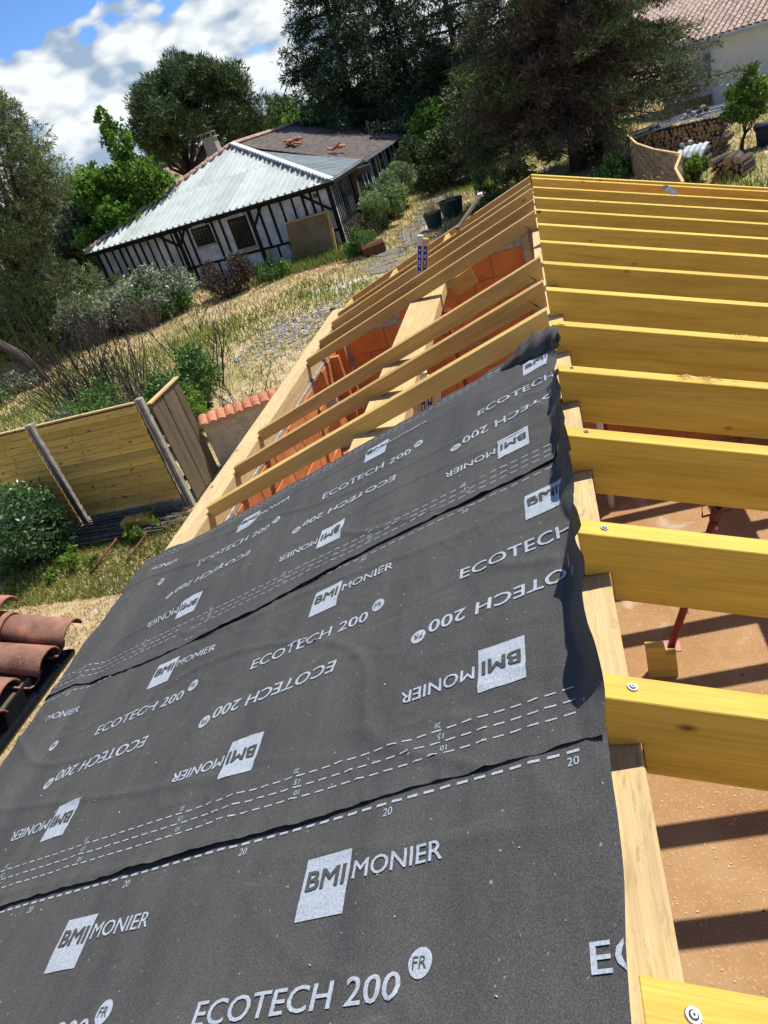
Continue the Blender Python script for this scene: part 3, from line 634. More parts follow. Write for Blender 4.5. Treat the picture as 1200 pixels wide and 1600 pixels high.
def text_mesh(txt, bold=0.0, shear=0.0, spacing=1.0):
    cu_ = D.curves.new('txt', 'FONT'); cu_.body = txt; cu_.size = 1.0; cu_.offset = 0.0; cu_.shear = shear; cu_.space_character = spacing; cu_.resolution_u = 3
    o = D.objects.new('txt', cu_); COL.objects.link(o); bpy.context.view_layer.update()
    me = D.meshes.new_from_object(o.evaluated_get(bpy.context.evaluated_depsgraph_get())); D.objects.remove(o); D.curves.remove(cu_)
    bm = bmesh.new(); bm.from_mesh(me); bmesh.ops.triangulate(bm, faces=bm.faces[:])
    for _ in range(2):
        es = [e for e in bm.edges if e.calc_length() > 0.3]
        if es: bmesh.ops.subdivide_edges(bm, edges=es, cuts=1)
        bmesh.ops.triangulate(bm, faces=bm.faces[:])
    bm.verts.index_update(); v0 = np.array([x.co[:2] for x in bm.verts]); f0 = [tuple(q.index for q in p_.verts) for p_ in bm.faces]; bm.free(); D.meshes.remove(me)
    if bold <= 0: return np.c_[v0, np.zeros(len(v0))], f0
    v = []; f = []
    for k, (dx, dy) in enumerate(((-bold, -bold*0.6), (bold, bold*0.6), (-bold, bold*0.6), (bold, -bold*0.6))):
        f += [tuple(i+len(v0)*k for i in q) for q in f0]; v.append(np.c_[v0+np.array((dx, dy)), np.full(len(v0), k*0.00025)])
    return np.concatenate(v), f
TX = {}
def get_text(t, **k):
    key = (t, tuple(k.items()))
    if key not in TX: TX[key] = text_mesh(t, **k)
    return TX[key]
def drape(name, si, v2, faces, u0, vv0, w_, h_, inv, mat, eps=0.0022, norm=None):
    """v2 in text units, scaled so the bounding box fills w_ x h_ at (u0,vv0) lower left (before turning by 180 degrees about its own middle when inv)"""
    if v2.shape[1] == 2: v2 = np.c_[v2, np.zeros(len(v2))]
    lo = v2[:, :2].min(0); hi = v2[:, :2].max(0)
    P = (v2[:, :2]-lo)/(hi-lo)
    if inv: P = 1-P
    V = []
    for (a, b2), dz in zip(P, v2[:, 2]):
        u = u0+a*w_; v = vv0+b2*h_
        p = surf(si, u, v); V.append(p+Vector((-S/KS, 0, 1/KS))*(eps+dz))
    # one mesh per word
    xs = np.array([P[list(f), 0].mean() for f in faces]) if len(faces) else np.zeros(0); groups = [list(range(len(faces)))]
    if name == 'lettering' and len(faces) > 40:
        lo_ = np.array([P[list(f), 0].min() for f in faces]); hi_ = np.array([P[list(f), 0].max() for f in faces]); od = np.argsort(lo_); reach = -9; best = (0, None)
        for q in od:
            if reach > -9 and lo_[q]-reach > best[0]: best = (lo_[q]-reach, (reach+lo_[q])/2)
            reach = max(reach, hi_[q])
        if best[0] > 0.022 and len(xs) > 300: groups = [[i for i in range(len(faces)) if xs[i] < best[1]], [i for i in range(len(faces)) if xs[i] >= best[1]]]
    for gidx in groups:
        if not gidx: continue
        used = sorted({i for q in gidx for i in faces[q]}); mp_ = {a: k for k, a in enumerate(used)}
        me = mesh(name, [V[i] for i in used], [tuple(mp_[i] for i in faces[q]) for q in gidx], M[mat]); o = link(name, me, None, SH[si])
    return o
def grid(n, m_):
    v = np.array([(i/n, j/m_) for j in range(m_+1) for i in range(n+1)]); f = [(j*(n+1)+i, j*(n+1)+i+1, (j+1)*(n+1)+i+1, (j+1)*(n+1)+i) for j in range(m_) for i in range(n)]
    return v, f
def dashes(si, v, u0, u1, thick=0.0042, dl=0.027, gap=0.0155, name='dashed_line'):
    V = []; F = []; u = u0
    while u+dl < u1:
        b_ = len(V)
        for k in range(4):
            uu = u+dl*k/3
            for vv in (v, v+thick): V.append(surf(si, uu, vv)+Vector((-S/KS, 0, 1/KS))*0.002)
        F += [(b_+2*k, b_+2*k+2, b_+2*k+3, b_+2*k+1) for k in range(3)]
        u += dl+gap
    link(name, mesh(name, V, F, M['print']), None, SH[si])
REP = 0.875
for si, sh in enumerate(SHEETS):
    of = sh['off']
    for k in range(-1, 4):
        U = sh['U']-REP*k
        vb = sh['v0']+0.02
        # upright row: logo, MONIER, ECOTECH 200, FR
        if -2.72 < U < -0.14 and not (si == 2 and U > -0.10):
            gv, gf = grid(8, 8); drape('logo_square', si, gv, gf, U, 1.802+of, 0.128, 0.135, False, 'print')
            tv, tf_ = get_text('BMI', bold=0.022); drape('logo_letters', si, tv, tf_, U+0.012, 1.868+of-0.005, 0.108, 0.043, False, 'membrane', 0.0042)
        if -2.72 < U+0.14 and U+0.37 < (-0.01 if si == 0 else 0.0):
            tv, tf_ = get_text('MONIER', bold=0.009); drape('lettering', si, tv, tf_, U+0.139, 1.868+of, 0.225, 0.040, False, 'print')
        E0 = U-0.225
        tv, tf_ = get_text('ECOTECH 200', bold=0.012, spacing=1.03)
        if E0 > -2.95 and E0+0.52 < 0.0: drape('lettering', si, tv, tf_, E0, 1.645+of-(0.015 if si == 0 else 0), 0.52, 0.048, False, 'print')
        elif E0 < -0.02 and E0 > -0.6:
            lim = (-0.004 if si else -0.014); tv = tv.copy(); xm, xM = tv[:, 0].min(), tv[:, 0].max(); keep = [f for f in tf_ if any(E0+(tv[i, 0]-xm)/(xM-xm)*0.52 < lim for i in f)]; cut_ = xm+(lim-E0)/0.52*(xM-xm); ii = tv[:, 0] > cut_; far_i = int(np.argmax(tv[:, 0])); used = {i for f in keep for i in f}; tv[[i for i in used if i != far_i], 0] = np.minimum(tv[[i for i in used if i != far_i], 0], cut_); keep = [f for f in keep if far_i not in f]
            drape('lettering', si, tv, keep, E0, 1.645+of-(0.015 if si == 0 else 0), 0.52, 0.048, False, 'print')
        if -2.8 < U+0.33 < -0.03:
            a = np.array([(0.5, 0.5)]+[(0.5+0.5*math.cos(t*math.pi/12), 0.5+0.5*math.sin(t*math.pi/12)) for t in range(24)]); f = [(0, i+1, (i+1) % 24+1) for i in range(24)]
            drape('badge', si, a, f, U+0.307, 1.672+of-(0.012 if si == 0 else 0), 0.050, 0.053, False, 'print')
            tv, tf_ = get_text('FR', bold=0.0); drape('badge_letters', si, tv, tf_, U+0.317, 1.688+of-(0.012 if si == 0 else 0), 0.030, 0.021, False, 'membrane', 0.0042)
        # turned row
        if si == 0: continue
        I = sh['I']-REP*k
        if -2.85 < I-0.13 and I < -0.02:
            gv, gf = grid(8, 8); drape('logo_square', si, gv, gf, I-0.13, 1.163+of, 0.13, 0.135, False, 'print')
            tv, tf_ = get_text('BMI', bold=0.022); drape('logo_letters', si, tv, tf_, I-0.119, 1.213+of, 0.108, 0.043, True, 'membrane', 0.0042)
            if I-0.37 > -2.95: 
                tv, tf_ = get_text('MONIER', bold=0.009); drape('lettering', si, tv, tf_, I-0.366, 1.213+of, 0.225, 0.040, True, 'print')
        tv, tf_ = get_text('ECOTECH 200', bold=0.012, spacing=1.03); E1 = I+0.225; E0 = E1-0.53
        if E0 > -2.95 and E0 < -0.1:
            X = E0+(1-(tv[:, 0]-tv[:, 0].min())/(tv[:, 0].max()-tv[:, 0].min()))*0.53
            keep = [f for f in tf_ if all(X[i] < -0.004 for i in f)]
            drape('lettering', si, tv, keep, E0, 1.448+of, 0.53, 0.053, True, 'print')
        if -2.8 < I-0.335 < -0.03:
            a = np.array([(0.5, 0.5)]+[(0.5+0.5*math.cos(t*math.pi/12), 0.5+0.5*math.sin(t*math.pi/12)) for t in range(24)]); f = [(0, i+1, (i+1) % 24+1) for i in range(24)]
            drape('badge', si, a, f, I-0.362, 1.425+of, 0.050, 0.053, False, 'print')
            tv, tf_ = get_text('FR', bold=0.0); drape('badge_letters', si, tv, tf_, I-0.352, 1.441+of, 0.030, 0.021, True, 'membrane', 0.0042)
    # overlap marks
    if si > 0:
        for vv, num in ((1.016, '10'), (1.052, '15'), (1.088, '20')):
            dashes(si, vv+of, -2.8, -0.02)
            tv, tf_ = get_text(num)
            for q in range(7):
                u = -0.389-0.4445*q
                if u > -2.75: drape('number_mark', si, tv, tf_, u-0.012*(vv-1.016)/0.036, vv+of+0.010, 0.017, 0.0155, True, 'print')
    tv, tf_ = get_text('20')
    topd = {0: 0.922, 1: 2.048, 2: 3.165}[si]
    if si == 1:
        V = None
    dashes(si, topd, -2.8, -0.015, thick=0.0065 if si == 0 else 0.0045)
    if si == 2: dashes(si, 3.135, -2.8, -0.25, thick=0.0035)
    for q in range(7):
        u = -0.080-0.4445*q if si == 0 else -0.40-0.4445*q
        if u > -2.7 and si < 2 : drape('number_mark', si, tv, tf_, u, topd-0.030, 0.025, 0.020, False, 'print')

# little white dust specks on the underlay
mb = MB()
for k in range(120):
    si = random.choice((0, 1, 1, 2)); sh = SHEETS[si]; u = random.uniform(-2.4, -0.05); v = random.uniform(max(sh['v0'], 0.3)+0.03, (sh['v1'] if si == 2 else SHEETS[si+1]['v0'])-0.03)
    p = surf(si, u, v)+Vector((0, 0, 0.002)); r = random.uniform(0.0008, 0.0022); d = Vector((random.uniform(-1, 1), random.uniform(-1, 1), 0))*r*1.5
    mb.bar(p-d, p+d, r, r)
tag(mb.build('sawdust', M['palewood']), label='pale sawdust specks scattered on the grey underlay', cat='sawdust', kind='stuff')

# ------------------------------------------------------------------ things on and under the open roof
def child(mb, name, mat, root, smooth=False):
    o = mb.build(name, mat, None, smooth); o.parent = root
    if root.type == 'MESH': return o          # a part whose own matrix is the house's: vertices already in world space
    o.matrix_parent_inverse = Matrix.Translation(root.location).inverted() if root.rotation_euler.z == 0 else (Matrix.Translation(root.location) @ root.rotation_euler.to_matrix().to_4x4()).inverted()
    return o
def prop(name, foot, top, label, handle=0.5):
    r = empty(name, foot, label=label, cat='shoring prop', group='red steel shoring props'); f, t = Vector(foot), Vector(top); d = t-f; mid = f+d*handle
    child(MB().tube([f, mid], 0.030, 12), 'outer_tube', M['redprop'], r, True)
    child(MB().tube([mid-d*0.02, t], 0.022, 12), 'inner_tube', M['redprop'], r, True)
    child(MB().tube([mid-d.normalized()*0.05, mid+d.normalized()*0.05], 0.040, 10), 'collar', M['rust'], r)
    a = Vector((1, 0.2, 0)); child(MB().tube([mid-a*0.10, mid-a*0.10+Vector((0, 0, 0.10)), mid+a*0.10+Vector((0, 0, 0.10)), mid+a*0.10, mid-a*0.10], 0.008, 6), 'handle', M['redprop'], r)
    fx, fy, fz = foot; child(MB().box(fx-0.07, fx+0.07, fy-0.065, fy+0.065, fz, fz+0.008), 'base_plate', M['pinkplate'], r)
    child(MB().box(t.x-0.06, t.x+0.06, t.y-0.06, t.y+0.06, t.z-0.006, t.z+0.004), 'head_plate', M['redprop'], r)
prop('shoring_prop', (0.505, 4.49, ZF+0.001), (1.30, 4.62, -0.92), 'red prop leaning to the right, foot beside the notched yellow offcut', 0.52)
prop('shoring_prop', (-0.88, 6.55, ZF+0.001), (-0.98, 6.62, -0.70), 'upright red prop under the bright purlin of the left slope', 0.45)
prop('shoring_prop', (0.32, 7.1, ZF+0.001), (0.36, 7.1, -1.0), 'red prop in the shade near the far gable wall', 0.5)
# notched offcut standing on the slab
o = empty('notched_offcut', (0.40, 4.2, ZF), label='notched yellow offcut standing upright on the red slab beside the prop foot', cat='offcut')
pf = [(-0.115, 0), (0.105, 0), (0.105, 0.235), (0.032, 0.235), (0.022, 0.315), (-0.115, 0.315)]
V = [(x, -0.036, z) for x, z in pf]+[(x, 0.036, z) for x, z in pf]; n = 6
mw = Matrix.Translation((0.40, 4.2, ZF)) @ Matrix.Rotation(-0.08, 4, 'Z')
me = mesh('board', V, [(0, 1, 2, 3, 4, 5)[::1], (6, 11, 10, 9, 8, 7)]+[(k, n+k, n+(k+1) % n, (k+1) % n) for k in range(n)], M['yellow'])
bm = bmesh.new(); bm.from_mesh(me); bmesh.ops.recalc_face_normals(bm, faces=bm.faces[:]); bm.to_mesh(me); bm.free()
x_ = link('board', me); x_.parent = o; x_.rotation_euler = (0, 0, -0.08)
# bundles of plastic profiles with blue labels
def bundle(label, p, q, n, wd, txtmat=True):
    r = empty('profile_bundle', q, label=label, cat='profiles', group='bundles of blue labelled profiles'); p, q = Vector(p), Vector(q); d = (q-p).normalized(); side = d.cross(Vector((0, 1, 0))).normalized()
    for k in range(n):
        o_ = side*(k-(n-1)/2)*wd*1.06
        child(MB().bar(p+o_+d*(0.03*((k*7) % 3)), q+o_, wd, wd*0.8, up=(0, 1, 0)), 'profile', M['pvc'] if k % 2 == 0 else M['palewood2'], r)
        if k < 2:
            L = (q-p).length; fr = 0.045 if k == 0 else 0.02
            a = p+o_+d*0.10+Vector((0, -wd*0.41-0.0015, 0)); b2 = p+o_+d*0.62+Vector((0, -wd*0.41-0.0015, 0))
            child(MB().bar(a, b2, wd*0.62, 0.002, up=(0, 1, 0)), 'label_strip', M['bluelabel'], r)
            mbx = MB()
            for t in range(9):
                c0 = a+(b2-a)*(0.06+t*0.105)+Vector((0, -0.002, 0)); mbx.bar(c0, c0+d*(0.018+0.012*(t % 3)), wd*0.22, 0.001, up=(0, 1, 0))
            child(mbx, 'label_print', M['whiteprint'], r)
bundle('blue labelled white profiles sticking up between the far left rafters', (-1.135, 7.42, -0.12), (-1.75, 7.46, -2.2), 2, 0.055)
bundle('blue labelled profiles leaning below the bare left rafters beside the purlin', (-0.835, 4.42, -0.46), (-1.25, 4.5, -2.0), 3, 0.045)
# chain and clutter seen through the rafter gap
r = empty('hanging_chain', (0.32, 5.1, -1.2), label='short steel chain dangling below the fourth yellow rafter', cat='chain')
for k in range(14):
    c0 = Vector((0.335+0.006*k, 5.05, -1.55-0.042*k)); mbx = MB(); ax = Vector((1, 0, 0)) if k % 2 else Vector((0, 1, 0))
    pts = [c0+ax*0.014*math.cos(t*math.pi/4)+Vector((0, 0, 0.027*math.sin(t*math.pi/4))) for t in range(9)]
    mbx.tube(pts, 0.005, 5); child(mbx, 'chain_link', M['galva'], r)
r = empty('white_pipe', (0.28, 6.7, ZF), label='white plastic pipe standing in the shade behind the ridge', cat='pipe')
child(MB().tube([(0.28, 6.7, ZF), (0.26, 6.72, -1.2)], 0.035, 10), 'pipe', M['pvc'], r, True)
mb = MB()
for k in range(260):
    x, y = random.gauss(0.55, 0.45), random.uniform(1.5, 3.4); s = random.uniform(0.003, 0.010)
    if 0.0 < x < 2: mb.box(x, x+s*1.6, y, y+s, ZF+0.001, ZF+s*0.5)
tag(mb.build('wood_crumbs', M['palewood']), label='pale wood crumbs scattered on the red slab', cat='crumbs', kind='stuff')
mb = MB()
for k in range(26):
    x, y, a, l = random.uniform(0.1, 2.4), random.uniform(1.4, 6.5), random.uniform(0, 6.3), random.uniform(0.012, 0.045)
    mb.bar((x, y, ZF+0.004), (x+math.cos(a)*l, y+math.sin(a)*l, ZF+0.005), 0.006, 0.005)
tag(mb.build('bark_chips', M['twig']), label='dark bark chips and nails lying about on the red slab', cat='chips', kind='stuff')
timber('lath_offcut', (1.5, 5.3, ZF+0.03), (2.2, 5.75, ZF+0.03), 0.05, 0.03, M['palewood2'], label='thin pale lath lying on the slab under the rafters', cat='offcut')

# ------------------------------------------------------------------ old tiled roof corner at the left
def barrel(L, r0, r1, thick, mat, name='tile', arc=math.pi, n=12):
    mb = MB(); V = []; F = []
    for i, (x, r) in enumerate(((0, r0), (L*0.5, (r0+r1)/2), (L-0.012, r1), (L, r1*0.985))):
        for k in range(n+1):
            a = -arc/2+arc*k/n; V.append((x, math.sin(a)*r, math.cos(a)*r*0.82))
        for k in range(n+1):
            a = -arc/2+arc*k/n; V.append((x, math.sin(a)*(r-thick), math.cos(a)*(r-thick)*0.82))
    m_ = 2*(n+1)
    for i in range(3):
        for k in range(n):
            F.append((i*m_+k, i*m_+k+1, (i+1)*m_+k+1, (i+1)*m_+k)); F.append((i*m_+n+1+k+1, i*m_+n+1+k, (i+1)*m_+n+1+k, (i+1)*m_+n+1+k+1))
        for k in (0, n): F.append((i*m_+k, (i+1)*m_+k, (i+1)*m_+n+1+k, i*m_+n+1+k))
    for i in (0, 3):
        for k in range(n): F.append((i*m_+k, i*m_+k+1, i*m_+n+1+k+1, i*m_+n+1+k))
    me = mesh(name, V, F, mat, True)
    bm = bmesh.new(); bm.from_mesh(me); bmesh.ops.recalc_face_normals(bm, faces=bm.faces[:]); bm.to_mesh(me); bm.free()
    return me
r = empty('tiled_roof_corner', (-3.5, 2.4, -1.2), label='corner of an old roof with lichen covered barrel tiles above a black gutter', cat='roof')
bt = barrel(0.52, 0.105, 0.118, 0.014, M['lichen'])
pan = barrel(0.52, 0.10, 0.088, 0.012, M['lichen'], 'tile', arc=math.pi*0.8)
TA = 0.26
def place_tile(me, x, y, z, flip=False):
    o_ = D.objects.new('tile', me); COL.objects.link(o_)
    q = Matrix.Translation((x, y, z)) @ Matrix.Rotation(random.uniform(-.012, .012), 4, 'Z') @ Matrix.Rotation(TA, 4, 'Y')
    if flip: q = q @ Matrix.Rotation(math.pi, 4, 'X')
    place(o_, r, q)
for c_ in range(10):
    y = 2.955-c_*0.255; ex = -3.27-(0.0, 0.01, 0.13, 0.03, 0.1, 0.02, 0.05, 0, 0, 0)[c_]
    for rw in range(5):
        x = ex-0.52*math.cos(TA)-rw*0.42; z = -1.02+(ex-x-0.50)*math.tan(TA)+0.0+0.012*(rw % 2)
        place_tile(bt, x, y, z+0.02*rw*0)
        place_tile(pan, x-0.03, y-0.1275, z+0.02, True)
for x, y, z in ((-3.70, 3.01, -0.855),):
    place_tile(bt, x-0.5, y, z+0.05)
b_ = MB(); b_.add([(-3.36, 0.4, -1.22), (-5.4, 0.4, -0.66), (-5.4, 2.9, -0.66), (-3.36, 2.9, -1.22), (-3.36, 0.4, -1.17), (-5.4, 0.4, -0.60), (-5.4, 2.9, -0.60), (-3.36, 2.9, -1.17)], [(0, 3, 2, 1), (4, 5, 6, 7), (0, 1, 5, 4), (1, 2, 6, 5), (2, 3, 7, 6), (3, 0, 4, 7)])
child(b_, 'roof_boarding', M['greywood'], r)
V = []; F = []; n_ = 10
for j, y in enumerate((0.3, 2.86)):
    for k in range(n_+1):
        a = math.pi+math.pi*k/n_; V.append((-3.29+0.065*math.cos(a), y, -1.19+0.065*math.sin(a)))
for k in range(n_): F.append((k, k+1, n_+1+k+1, n_+1+k))
F.append(tuple(n_+1+k for k in range(n_+1)))
gm = mesh('gutter', V, F, M['black'], True); x_ = link('gutter', gm); x_.parent = r; x_.matrix_parent_inverse = Matrix.Translation(r.location).inverted()
child(MB().bar((-3.345, 2.86, -1.20), (-3.345, 0.3, -1.20), 0.02, 0.12), 'fascia', M['black'], r)
for p_ in ((-5.3, 2.8), (-5.3, 0.5)): child(MB().box(p_[0]-0.06, p_[0]+0.06, p_[1]-0.06, p_[1]+0.06, -3.45, -0.7), 'post', M['greywood'], r)

# ------------------------------------------------------------------ garden fence, gate, tile capped wall
def fence_panel(x0, x1, y, zt, label, leftpost=True):
    r = empty('fence_panel', ((x0+x1)/2, y, GZ0), label=label, cat='fence panel', group='yellow overlap fence panels')
    nrow = 14; h = (zt-(-3.22))/nrow
    child(MB().box(x0+0.06, x1-0.06, y-0.022, y+0.022, -3.45, -3.235), 'gravel_board', M['concrete'], r)
    for k in range(nrow):
        z0 = -3.235+k*h; bd = MB(); js = random.uniform(-0.003, 0.003)
        bd.add([(x0+0.05, y-0.046+js, z0), (x1-0.05, y-0.046+js, z0), (x1-0.05, y-0.034+js, z0), (x0+0.05, y-0.034+js, z0),
                (x0+0.05, y-0.024, z0+h-0.012), (x1-0.05, y-0.024, z0+h-0.012), (x1-0.05, y-0.012, z0+h-0.012), (x0+0.05, y-0.012, z0+h-0.012)], BOXF)
        o_ = bd.build('slat', M['fencewood']); me = o_.data
        # keep grain along the slat: shift its origin so that the object texture differs per slat
        o_.parent = r; o_.matrix_parent_inverse = Matrix.Translation(r.location).inverted()
        for t in ((0.30+0.05*math.sin(k*1.9)), (0.70+0.05*math.sin(k*2.3+1))):
            pass
    for f_ in (0.32, 0.68):
        for k in range(nrow):
            xx = x0+(x1-x0)*(f_+0.035*math.sin(k*2.1)); z0 = -3.235+k*h; child(MB().box(xx, xx+0.009, y-0.050, y-0.040, z0+0.004, z0+h*0.62), 'batten', M['fencewood'], r)
    child(MB().box(x0+0.05, x1-0.05, y-0.008, y+0.004, -3.235, zt), 'shadow_backing', M['greywood'], r)  # dark sheet added so the slat gaps read as shadow lines
    child(MB().box(x0+0.05, x1-0.05, y-0.032, y+0.02, zt+0.005, zt+0.028), 'top_rail', M['palewood'], r)
def conc_post(x, y, z1, label):
    r = empty('concrete_post', (x, y, GZ0), label=label, cat='fence post', group='concrete fence posts')
    me = MB().box(-0.055, 0.055, -0.05, 0.05, -0.1, z1-GZ0).mesh('shaft', M['concrete']); bevel(me, 0.006); x_ = link('shaft', me, None, r)
    me = MB().box(-0.012, 0.012, -0.054, -0.0505, 0.05, z1-GZ0-0.05).mesh('groove', M['greywood']); link('groove', me, None, r)
zt = -1.56
conc_post(-8.06, 8.79, -1.50, 'concrete post between the two yellow fence panels')
conc_post(-6.02, 8.77, -1.49, 'concrete post between the yellow fence and the dark board gate')
conc_post(-10.1, 8.82, -1.52, 'concrete post at the left end of the yellow fence')
fence_panel(-8.0, -6.08, 8.79, zt, 'yellow overlap fence panel between the two concrete posts')
fence_panel(-10.04, -8.12, 8.81, zt, 'yellow overlap fence panel cut by the left edge of the picture')
r = empty('board_gate', (-5.96, 9.3, GZ0), label='dark weathered gate of vertical boards beside the yellow fence', cat='gate')
for k in range(5):
    a = 8.86+k*0.2; me = MB().box(-0.0, 0.192, -0.012-0.004*(k % 2), 0.010-0.004*(k % 2), 0, 1).mesh('board', M['greywood'])
    bd = timber('board', (-5.94-0.006*(k % 2), a+0.095, -3.36), (-5.94-0.006*(k % 2), a+0.095, -1.66+0.012*math.sin(k)), 0.188, 0.02, M['greywood'], up=(1, 0, 0)); mwb = bd.matrix_basis.copy(); place(bd, r, mwb)
for z in (-3.0, -1.95): child(MB().box(-6.01, -5.985, 8.86, 9.86, z, z+0.08), 'cross_bar', M['greywood'], r)
child(MB().box(-5.99, -5.91, 8.84, 9.88, -1.645, -1.62), 'top_cap', M['palewood'], r)
# wall with tiles on top
r = empty('tile_capped_wall', (-5.2, 10.4, GZ0), label='low plaster wall with dark lines, capped with red curved tiles', cat='wall')
A = Vector((-5.93, 9.93, 0)); B = Vector((-4.30, 10.65, 0)); dW = (B-A).normalized(); nW = Vector((dW.y, -dW.x, 0))
mb = MB(); mb.add([A+Vector((0, 0, -3.5)), B+Vector((0, 0, -3.5)), B-nW*0.18+Vector((0, 0, -3.5)), A-nW*0.18+Vector((0, 0, -3.5)), A+Vector((0, 0, -2.53)), B+Vector((0, 0, -2.53)), B-nW*0.18+Vector((0, 0, -2.53)), A-nW*0.18+Vector((0, 0, -2.53))], BOXF)
child(mb, 'wall_body', M['plaster'], r)
mb = MB()
for k in range(26):   # thin dark branching lines over the wall face
    p = A.lerp(B, random.uniform(0.25, 1))+nW*0.004+Vector((0, 0, random.uniform(-3.1, -2.6))); pts = [p]
    a = random.uniform(-2.6, -0.4)
    for q in range(6):
        a += random.uniform(-0.7, 0.7); p = p+dW*math.cos(a)*0.05+Vector((0, 0, math.sin(a)*0.05)); pts.append(p)
    mb.tube(pts, 0.0025, 3)
child(mb, 'dark_lines', M['twig'], r)
wt = barrel(0.32, 0.078, 0.085, 0.012, M['tile'], 'tile')
cnt = int((B-A).length/0.155)
for k in range(cnt+1):
    p = A+dW*(0.05+k*0.155)-nW*0.16+Vector((0, 0, -2.46+0.006*math.sin(k*3)))
    o_ = D.objects.new('tile', wt); COL.objects.link(o_); 
    xd = (nW+Vector((0, 0, -0.25))).normalized(); place(o_, r, frame(p, xd, (0, 0, 1)))

# rods, block, dark rod pile in front of the fence
def lying(name, p, q, rad, mat, label, cat, **k):
    o_ = MB().tube([p, q], rad, 8).build(name, mat, None, True); tag(o_, label=label, cat=cat, **k)
lying('rusty_rod', (-7.0, 7.15, -3.35), (-6.95, 7.98, -3.30), 0.02, M['rust'], 'longer rusty rod lying on the grass left of the other', 'rod', group='rusty rods')
lying('rusty_rod', (-6.47, 7.35, -3.36), (-6.43, 7.98, -3.31), 0.018, M['rust'], 'shorter rusty rod lying on the grass nearer the roof', 'rod', group='rusty rods')
me = bevel(MB().box(-0.24, 0.24, -0.11, 0.11, 0, 0.2).mesh('wooden_block', M['fencewood']), 0.01)
o = link('wooden_block', me, None, None, Matrix.Translation((-6.72, 8.28, -3.37)) @ Matrix.Rotation(0.08, 4, 'Z')); tag(o, label='brown block lying in the shade at the foot of the fence', cat='block')
mb = MB()
for k in range(60):
    y = random.uniform(7.95, 8.68); z = -3.37+random.uniform(0, 0.09); x0 = -8.0+random.uniform(-.25, .3); mb.tube([(x0, y, z), (x0+1.0, y+random.uniform(-.03, .03), z+random.uniform(-0.01, 0.03)), (x0+random.uniform(1.5, 2.0), y+random.uniform(-.06, .06), z)], 0.009, 4)
tag(mb.build('cane_pile', M['greytwig']), label='pile of thin dark canes lying along the foot of the yellow fence', cat='canes', kind='stuff')

# ------------------------------------------------------------------ half timbered house
HA = Vector((-7.95, 30.15, 0)); LW = Vector((-20.7, 32.15, 0)); uF = (LW-HA).normalized(); nF = Vector((uF.y, -uF.x, 0))   # along the front wall to the left
if nF.y > 0: nF = -nF
RB = Vector((-7.35, 45.8, 0)); uR = (RB-HA).normalized(); nR = Vector((uR.y, -uR.x, 0))
ZG = -3.72; ZE = -1.16
house = empty('half_timbered_house', (-14, 38, ZG), label='old half timbered farmhouse with dark studs, pale metal sheets and brown tiled roof', cat='house')
def wallpt(s, z, o=0.0, fr=True):
    return (HA+uF*s+nF*o if fr else HA+uR*s+nR*o)+Vector((0, 0, z))
def slab(fr, s0, s1, z0, z1, o0, o1):
    mb = MB(); P_ = [wallpt(s, z, o, fr) for z in (z0, z1) for s, o in ((s0, o0), (s1, o0), (s1, o1), (s0, o1))]
    mb.add(P_, BOXF); return mb
child(slab(True, 0, 12.9, ZG-0.2, ZE, -0.25, 0), 'front_wall', M['limewash'], house)
child(slab(False, 0.0, 15.6, ZG-0.2, ZE, -0.25, 0), 'side_wall', M['limewash'], house)
def stud(s, z0, z1, w_=0.11, fr=True, s2=None, o=0.035):
    s2 = s if s2 is None else s2; a, b2 = wallpt(s, z0, o/2, fr), wallpt(s2, z1, o/2, fr); child(MB().bar(a, b2, w_, o, up=(nF if fr else nR)), 'stud', M['darkwood'], house)
for s in (0.60, 0.95, 1.35, 1.85, 2.40, 2.95, 3.50, 4.55, 4.92, 5.55, 5.98, 6.05+1.3, 7.75, 8.25, 8.75, 9.2, 9.65, 10.1, 10.5, 10.95, 11.35, 11.8, 12.3):
    if 4.15 < s < 5.2: continue
    stud(s, -2.95 if s < 6 else ZG, ZE, 0.085+0.03*((int(s*10)) % 2))
stud(0.09, ZG, ZE, 0.2); stud(4.0, ZG, ZE, 0.19); stud(8.0, ZG, ZE, 0.2); stud(12.75, ZG, ZE, 0.2)
stud(0.2, -2.1, ZE, 0.1, s2=1.5, o=0.05); stud(4.0, -2.0, ZE, 0.1, s2=3.3, o=0.05); stud(8.0, -1.9, ZE, 0.1, s2=7.4, o=0.05); stud(8.0, -1.9, ZE-0.1, 0.1, s2=8.9, o=0.05)
child(slab(True, 0.1, 12.8, -2.96, -2.86, 0.0, 0.045), 'rail', M['darkwood'], house)
child(slab(True, 0.0, 12.9, ZE-0.1, ZE+0.02, 0.0, 0.05), 'wall_plate', M['darkwood'], house)
for s in (0.45, 1.2, 1.7, 2.1, 2.6, 3.2, 5.2, 6.4, 7.0): stud(s, ZG, -2.96, 0.08)
def window(s0, s1, z0, z1, bars):
    wn = child(slab(True, s0-0.05, s1+0.05, z0-0.05, z1+0.05, 0.0, 0.03), 'window', M['darkwood'], house)
    x_ = child(slab(True, s0+0.04, s1-0.04, z0+0.04, z1-0.04, 0.031, 0.038), 'pane', M['window'], wn); 
    for k in range(1, bars): 
        t = s0+(s1-s0)*k/bars; child(slab(True, t-0.012, t+0.012, z0, z1, 0.04, 0.055), 'window_bar', M['darkwood'], wn)
    for k in range(1, 4):
        t = z0+(z1-z0)*k/4; child(slab(True, s0, s1, t-0.012, t+0.012, 0.056, 0.066), 'window_bar', M['darkwood'], wn)
    child(slab(True, s0-0.08, s1+0.08, z0-0.16, z0-0.07, 0.0, 0.08), 'sill', M['concrete'], wn)
window(6.18, 7.1, -2.05, -1.36, 5); window(4.25, 5.12, -2.60, -1.42, 5)
